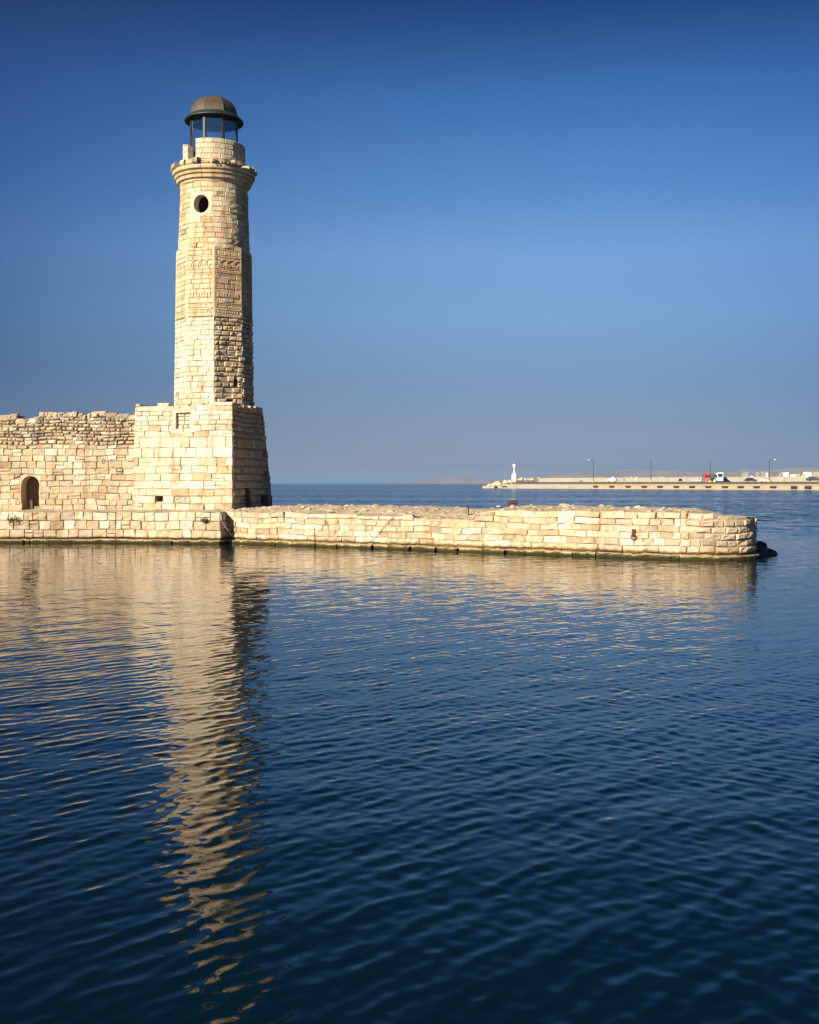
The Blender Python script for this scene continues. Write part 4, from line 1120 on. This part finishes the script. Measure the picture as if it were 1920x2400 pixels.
# vehicles
def extr(mb, prof, half, fr, tint=(1, 1, 1), inset=0.0):
    """side profile (x,z) extruded over +-half; fr maps local->world"""
    n = len(prof); V = [fr(x, -half + (inset if z > 1.0 else 0), z) for x, z in prof] + [fr(x, half - (inset if z > 1.0 else 0), z) for x, z in prof]
    mb.add(V, [tuple(range(n)), tuple(range(2 * n - 1, n - 1, -1))] + [(i, (i + 1) % n, n + (i + 1) % n, n + i) for i in range(n)], tint)
def frame(p, ang):
    c, s = math.cos(ang), math.sin(ang); return lambda x, y, z: (p.x + x * c - y * s, p.y + x * s + y * c, 3.31 + z)
def wheels(root, fr, xs, half, r=.33):
    for x in xs:
        for sd_ in (-1, 1):
            m = MB(); a = fr(x, sd_ * (half - .18), r); b = fr(x, sd_ * (half + .02), r); m.tube([a, b], r, 14); wv = m.build('wheel', M_RUBBER, root)
            h = MB(); a = fr(x, sd_ * (half + .015), r); b = fr(x, sd_ * (half + .03), r); h.tube([a, b], r * .55, 10); h.build('rim', M_GREY, wv)
def car(px, w_, ang, mat, label, kind='car', name='parked_car', sc_=1.0):
    p, l = mat_(px, w_); root = empty(name, (p.x, p.y, 3.31), ang * 0); tag(root, label, kind, 'cars parked on the far mole'); fr0 = frame(p, ang); fr = lambda x, y, z: fr0(x * sc_, y * sc_, z * sc_)
    b = MB(); extr(b, [(-2.1, .3), (-2.15, .75), (-1.95, .95), (-1.1, .98), (1.1, .95), (1.95, .82), (2.12, .6), (2.1, .3)], .86, fr); extr(b, [(-1.75, .95), (-1.25, 1.46), (.35, 1.5), (1.05, .94)], .76, fr, inset=.12); b.build('body', mat, root)
    g = MB()
    for sd_ in (-1, 1):
        V = [fr(x, sd_ * y, z) for x, y, z in ((-1.45, .79, 1.0), (.85, .79, 1.0), (.3, .675, 1.4), (-1.15, .675, 1.4))]; g.add(V, [(0, 1, 2, 3)])
    for xa, za, xb, zb in ((-1.76, 1.0, -1.3, 1.42), (1.03, .99, .45, 1.42)):
        V = [fr(xa, -.62, za), fr(xa, .62, za), fr(xb, .55, zb), fr(xb, -.55, zb)]; g.add(V, [(0, 1, 2, 3)])
    g.build('window', M_WIN, root); wheels(root, fr, (-1.3, 1.35), .86)
    l2 = MB(); l2.box(fr(2.12, .6, .62), (.05, .3, .14), ang); l2.box(fr(2.12, -.6, .62), (.05, .3, .14), ang); l2.build('headlight', M_WHITE, root)
def van(px, w_, ang, mat, label):
    p, l = mat_(px, w_); root = empty('pickup_van', (p.x, p.y, 3.31)); tag(root, label, 'van', 'cars parked on the far mole'); fr = frame(p, ang)
    b = MB(); extr(b, [(-2.4, .4), (-2.4, 1.7), (.9, 1.75), (1.6, 1.15), (2.35, 1.0), (2.4, .4)], .92, fr, inset=.05); b.build('body', mat, root)
    g = MB(); V = [fr(x, sd_ * .935, z) for sd_ in (-1,) for x, z in ((.1, 1.15), (1.35, 1.15), (.85, 1.6), (.1, 1.6))]; g.add(V, [(0, 1, 2, 3)])
    V = [fr(.98, -.8, 1.7), fr(.98, .8, 1.7), fr(1.62, .8, 1.18), fr(1.62, -.8, 1.18)]; g.add(V, [(0, 1, 2, 3)]); g.build('window', M_WIN, root); wheels(root, fr, (-1.5, 1.5), .92, .36)
van(1434, 17, MANG + math.pi + .3, M_WHITE, 'white van parked on the mole right of the first lamp post')
toCam = lambda px, w_: math.atan2(-mat_(px, w_)[0].y, -mat_(px, w_)[0].x)
car(1595, 15, toCam(1595, 15) + math.pi, M_BLK, 'small black car seen from behind, alone left of the red truck')
car(1636, 18, toCam(1636, 18) + .7, M_WHITE, 'white car with dark windows just left of the red truck')
car(1760, 15, toCam(1760, 15) + 1.1, M_BLK, 'black car parked between the white coach and the right lamp post', sc_=1.15)
car(1793, 19, MANG + .1, M_WHITE, 'white car parked beneath the right lamp post')
car(1909, 12, MANG + .3, M_BLK, 'large black car at the right edge of the picture', sc_=1.45)
def truck():
    px, w_ = 1658, 11; p, l = mat_(px, w_); ang = toCam(px, w_) + .12; fr = frame(p, ang)
    root = empty('red_truck', (p.x, p.y, 3.31)); tag(root, 'tall red truck facing the viewer with a grey trailer', 'truck')
    b = MB(); extr(b, [(-1.1, .7), (-1.1, 3.5), (-.6, 3.85), (.7, 3.8), (1.15, 2.0), (1.2, .45), (-.9, .45)], 1.22, fr); b.build('cab', M_RED, root)
    g = MB(); g.add([fr(1.19, -1.05, 2.05), fr(1.19, 1.05, 2.05), fr(.84, 1.0, 3.15), fr(.84, -1.0, 3.15)], [(0, 1, 2, 3)]); g.build('windscreen', M_WIN, root)
    g = MB(); g.box(fr(1.21, 0, 1.35), (.06, 1.5, .55), ang); g.build('grille', M_GREY, root)
    for y in (-.9, .9):
        g = MB(); g.box(fr(1.22, y, .85), (.06, .36, .22), ang); g.build('headlight', M_WHITE, root)
    t = MB(); extr(t, [(-9.5, .9), (-9.5, 3.5), (-1.5, 3.5), (-1.5, .9)], 1.2, fr); t.build('trailer', M_GREY, root)
    wheels(root, fr, (.35, -2.6, -7.2, -8.4), 1.2, .5)
truck()
def bus(px, w_, ang, mat, label, H=3.6, L=11):
    p, l = mat_(px, w_); fr = frame(p, ang); root = empty('coach_bus', (p.x, p.y, 3.31)); tag(root, label, 'bus')
    b = MB(); extr(b, [(-L + 1, .4), (-L + 1, H), (.6, H), (.95, H - .3), (1.0, .4)], 1.25, fr); b.build('body', mat, root)
    g = MB(); g.add([fr(1.01, -1.1, 2.1), fr(1.01, 1.1, 2.1), fr(.99, 1.05, H - .35), fr(.99, -1.05, H - .35)], [(0, 1, 2, 3)]); g.build('windscreen', M_WIN, root)
    for sd_ in (-1, 1):
        g = MB(); g.add([fr(x, sd_ * 1.262, z) for x, z in ((-L + 1.5, 1.7), (.6, 1.7), (.6, 2.9), (-L + 1.5, 2.9))], [(0, 1, 2, 3)]); g.build('side_window', M_WIN, root)
    wheels(root, fr, (-.9, -L + 3.5), 1.25, .5)
bus(1688, 12, toCam(1688, 12) + .08, M_WHITE, 'white coach facing the viewer right of the red truck', 4.0)
bus(1678, 17, toCam(1678, 17) + .15, M_GREY, 'grey coach half hidden behind the white coach', 3.9)

# motorcycle and people on the far mole
def person(px, w_, label, mat=M_SKIN):
    p, l = mat_(px, w_); bm_ = bpy.data.meshes.new('person')
    J = {'pel': (0, 0, .95), 'ch': (0, 0, 1.35), 'nk': (0, 0, 1.5), 'hd': (0, 0, 1.66), 'kl': (.1, .03, .5), 'fl': (.12, -.02, .04), 'kr': (-.1, -.05, .5), 'fr': (-.13, .04, .04), 'sl': (.19, 0, 1.42), 'el': (.26, 0, 1.14), 'hl': (.28, -.08, .88), 'sr': (-.19, 0, 1.42), 'er': (-.26, 0, 1.14), 'hr': (-.28, -.05, .88)}
    names = list(J); E_ = [('pel', 'ch'), ('ch', 'nk'), ('nk', 'hd'), ('pel', 'kl'), ('kl', 'fl'), ('pel', 'kr'), ('kr', 'fr'), ('ch', 'sl'), ('sl', 'el'), ('el', 'hl'), ('ch', 'sr'), ('sr', 'er'), ('er', 'hr')]
    rad = dict(pel=.15, ch=.16, nk=.06, hd=.11, kl=.07, fl=.05, kr=.07, fr=.05, sl=.07, el=.05, hl=.04, sr=.07, er=.05, hr=.04)
    bm_.from_pydata([J[n] for n in names], [(names.index(a), names.index(b)) for a, b in E_], [])
    o = bpy.data.objects.new('person', bm_); col.objects.link(o); o.location = (p.x, p.y, 3.31)
    o.modifiers.new('skin', 'SKIN')
    for i, n in enumerate(names): bm_.skin_vertices[0].data[i].radius = (rad[n], rad[n])
    bm_.skin_vertices[0].data[0].use_root = True
    s = o.modifiers.new('sub', 'SUBSURF'); s.levels = 1; s.render_levels = 1; bm_.materials.append(mat); tag(o, label, 'person'); return o
person(1463, 18, 'person in dark clothes walking on the mole right of the white van')
person(1234, 18, 'person in dark clothes standing near the beacon by the mole parapet')
person(1490, 20, 'person in a white top against the parapet left of the middle lamp', M_WHITE)
def moto():
    p, l = mat_(1362, 18); ang = MANG; fr = frame(p, ang); root = empty('motorcycle', (p.x, p.y, 3.31)); tag(root, 'dark motorcycle parked at the parapet left of the first lamp post', 'motorcycle')
    for x in (-.65, .7):
        m = MB(); m.tube([fr(x, -.05, .33), fr(x, .05, .33)], .33, 14); m.build('wheel', M_RUBBER, root)
    m = MB(); extr(m, [(-.6, .5), (-.5, .75), (.1, .8), (.45, .95), (.5, .6), (.1, .35)], .14, fr); m.build('body', M_GREY, root)
    m = MB(); m.tube([fr(.7, 0, .33), fr(.5, 0, 1.05)], .04, 6); m.tube([fr(.5, -.35, 1.1), fr(.5, .35, 1.1)], .025, 6); m.build('handlebar', M_IRON, root)
    m = MB(); m.box(fr(-.3, 0, .82), (.6, .26, .1), ang); m.build('seat', M_BLK, root)
moto()

# ------------------------------------------------------------------ far shore
def ridge(name, D, pxs, ys, mat, depth, label, z0=-3, n=160, rough=1.0, seed=0):
    px = np.linspace(pxs[0], pxs[-1], n); top = np.interp(px, pxs, ys); mb = MB(); s = D / F; P = []
    for i in range(n):
        X = (px[i] - 960) * s; h = (1133 - top[i]) * s
        row = []
        for j, (f, g) in enumerate(((0, -.04), (.06, .03), (.15, .22), (.3, .45), (.5, .72), (.75, .92), (1.0, 1.0), (1.4, .7), (1.9, -.05))):
            yy = D + depth * (f - 1); nz = 1 + rough * .16 * snoise(X * 8 / D * 12 + seed, f * 5 + seed, seed) + rough * .05 * snoise(X * 40 / D * 12, f * 21, seed + 1)
            row.append((X * (yy / D) ** .2 , yy, max(z0, CAMZ * g + h * g * nz if g > 0 else z0)))
        P.append(row)
    mb.grid(P); o = mb.build(name, mat, smooth=True); tag(o, label, kind='structure'); return o
def land_mat(name, a, b, scale, lo=.42, hi=.58):
    m, nt, p = newmat(name); tc = N(nt, 'ShaderNodeTexCoord'); n = noise_node(nt, tc.outputs['Object'], scale, 6, .7)
    nt.links.new(ramp_node(nt, n, [(lo, a), (hi, b)]), p.inputs['Base Color']); p.inputs['Roughness'].default_value = .95; p.inputs['Specular IOR Level'].default_value = .1
    return m
M_COAST = land_mat('dry coastal scrub', (.06, .06, .04), (.34, .27, .18), .012, .46, .54)
M_HILL = land_mat('far dry hills', (.34, .29, .26), (.52, .42, .36), .0012)
ridge('coast', 2300, [1690, 1730, 1760, 1800, 1850, 1900, 1960, 2100, 2500, 3000], [1130, 1124, 1121, 1118, 1115, 1110, 1108, 1106, 1100, 1104], M_COAST, 500, 'pale dry coast with dark scrub behind the mole at right', seed=2)
ridge('hills', 9500, [1000, 1130, 1260, 1330, 1400, 1460, 1540, 1620, 1700, 1780, 1860, 1950, 2100, 2600], [1133, 1126, 1118, 1107, 1110, 1104, 1102, 1108, 1106, 1102, 1098, 1096, 1092, 1088], M_HILL, 2600, 'hazy hill ridge on the horizon behind the mole', seed=5)
ridge('hills', 12000, [880, 960, 1030, 1080, 1120, 1180, 1300, 2600], [1133, 1128, 1121, 1117, 1121, 1124, 1120, 1110], M_HILL, 1500, 'faint low hazy headland left of the mole tip', seed=8)
# houses of the far town
rr = random.Random(81)
M_ROOF = plain_mat('terracotta roof', (.30, .13, .08), .9)
def house(px, y, D, wd, label, mat=M_WHITE, flat=True):
    s = D / F; x = (px - 960) * s; z = CAMZ + (1133 - y) * s; hh = wd * rr.uniform(.45, .7); root = empty('house', (x, D, z)); tag(root, label, 'house', 'houses of the far town')
    m = MB(); m.box((x, D, z - 4), (wd, wd * .8, hh + 8), rr.uniform(-.5, .2)); m.build('wall', mat, root)
    m = MB(); m.box((x, D, z + hh / 2 + .3), (wd * 1.03, wd * .85, .6), 0, taper=.9 if flat else .3); m.build('roof', mat if flat else M_ROOF, root)
hs = [(1637, 1126), (1652, 1125), (1742, 1108), (1749, 1107), (1762, 1115), (1775, 1107), (1789, 1106.5), (1797, 1108), (1782, 1117), (1834, 1110.5), (1840, 1111), (1826, 1118), (1814, 1120), (1859, 1113), (1868, 1114), (1880, 1112), (1893, 1109), (1907, 1110), (1915, 1108), (1877, 1119),
      (1400, 1118), (1417, 1118), (1437, 1117), (1466, 1117), (1480, 1116), (1492, 1118), (1533, 1116.5), (1546, 1115), (1552, 1118), (1581, 1118.5)]
LB = {0: 'tiny pale house on the far shore above the white car', 1: 'pale house in the hazy far town behind the right lamp post', 2: 'white house on the dry coast at the right edge', 3: 'tiny pale house at the foot of the far hills beyond the parapet'}
for i, (px, y) in enumerate(hs):
    kind = 0 if px > 1600 and px < 1700 else 1 if 1700 < px < 1810 else 2 if px > 1700 else 3
    house(px, y + 2, 2150 if kind == 2 else 3000 if kind in (0, 1) else 3600, rr.uniform(7, 15) if kind == 2 else rr.uniform(6, 10), LB[kind], [M_CONC, M_WHITE, M_CONC][i % 3], flat=i % 4 != 1)

# ------------------------------------------------------------------ haze: sea air between viewer and far shore
def haze():
    mb = MB(); mb.box((0, 6500, 100), (25500, 15500, 230)); o = mb.build('haze', None)
    m = bpy.data.materials.new('sea haze'); m.use_nodes = True; nt = m.node_tree; nt.nodes.clear()
    out = nt.nodes.new('ShaderNodeOutputMaterial'); v = nt.nodes.new('ShaderNodeVolumePrincipled')
    v.inputs['Color'].default_value = (.36, .52, .76, 1); v.inputs['Density'].default_value = 1.2e-4; v.inputs['Anisotropy'].default_value = 0.2
    nt.links.new(v.outputs[0], out.inputs['Volume']); o.data.materials.clear(); o.data.materials.append(m)
    tag(o, 'thin sea haze over the water', kind='stuff')
haze()
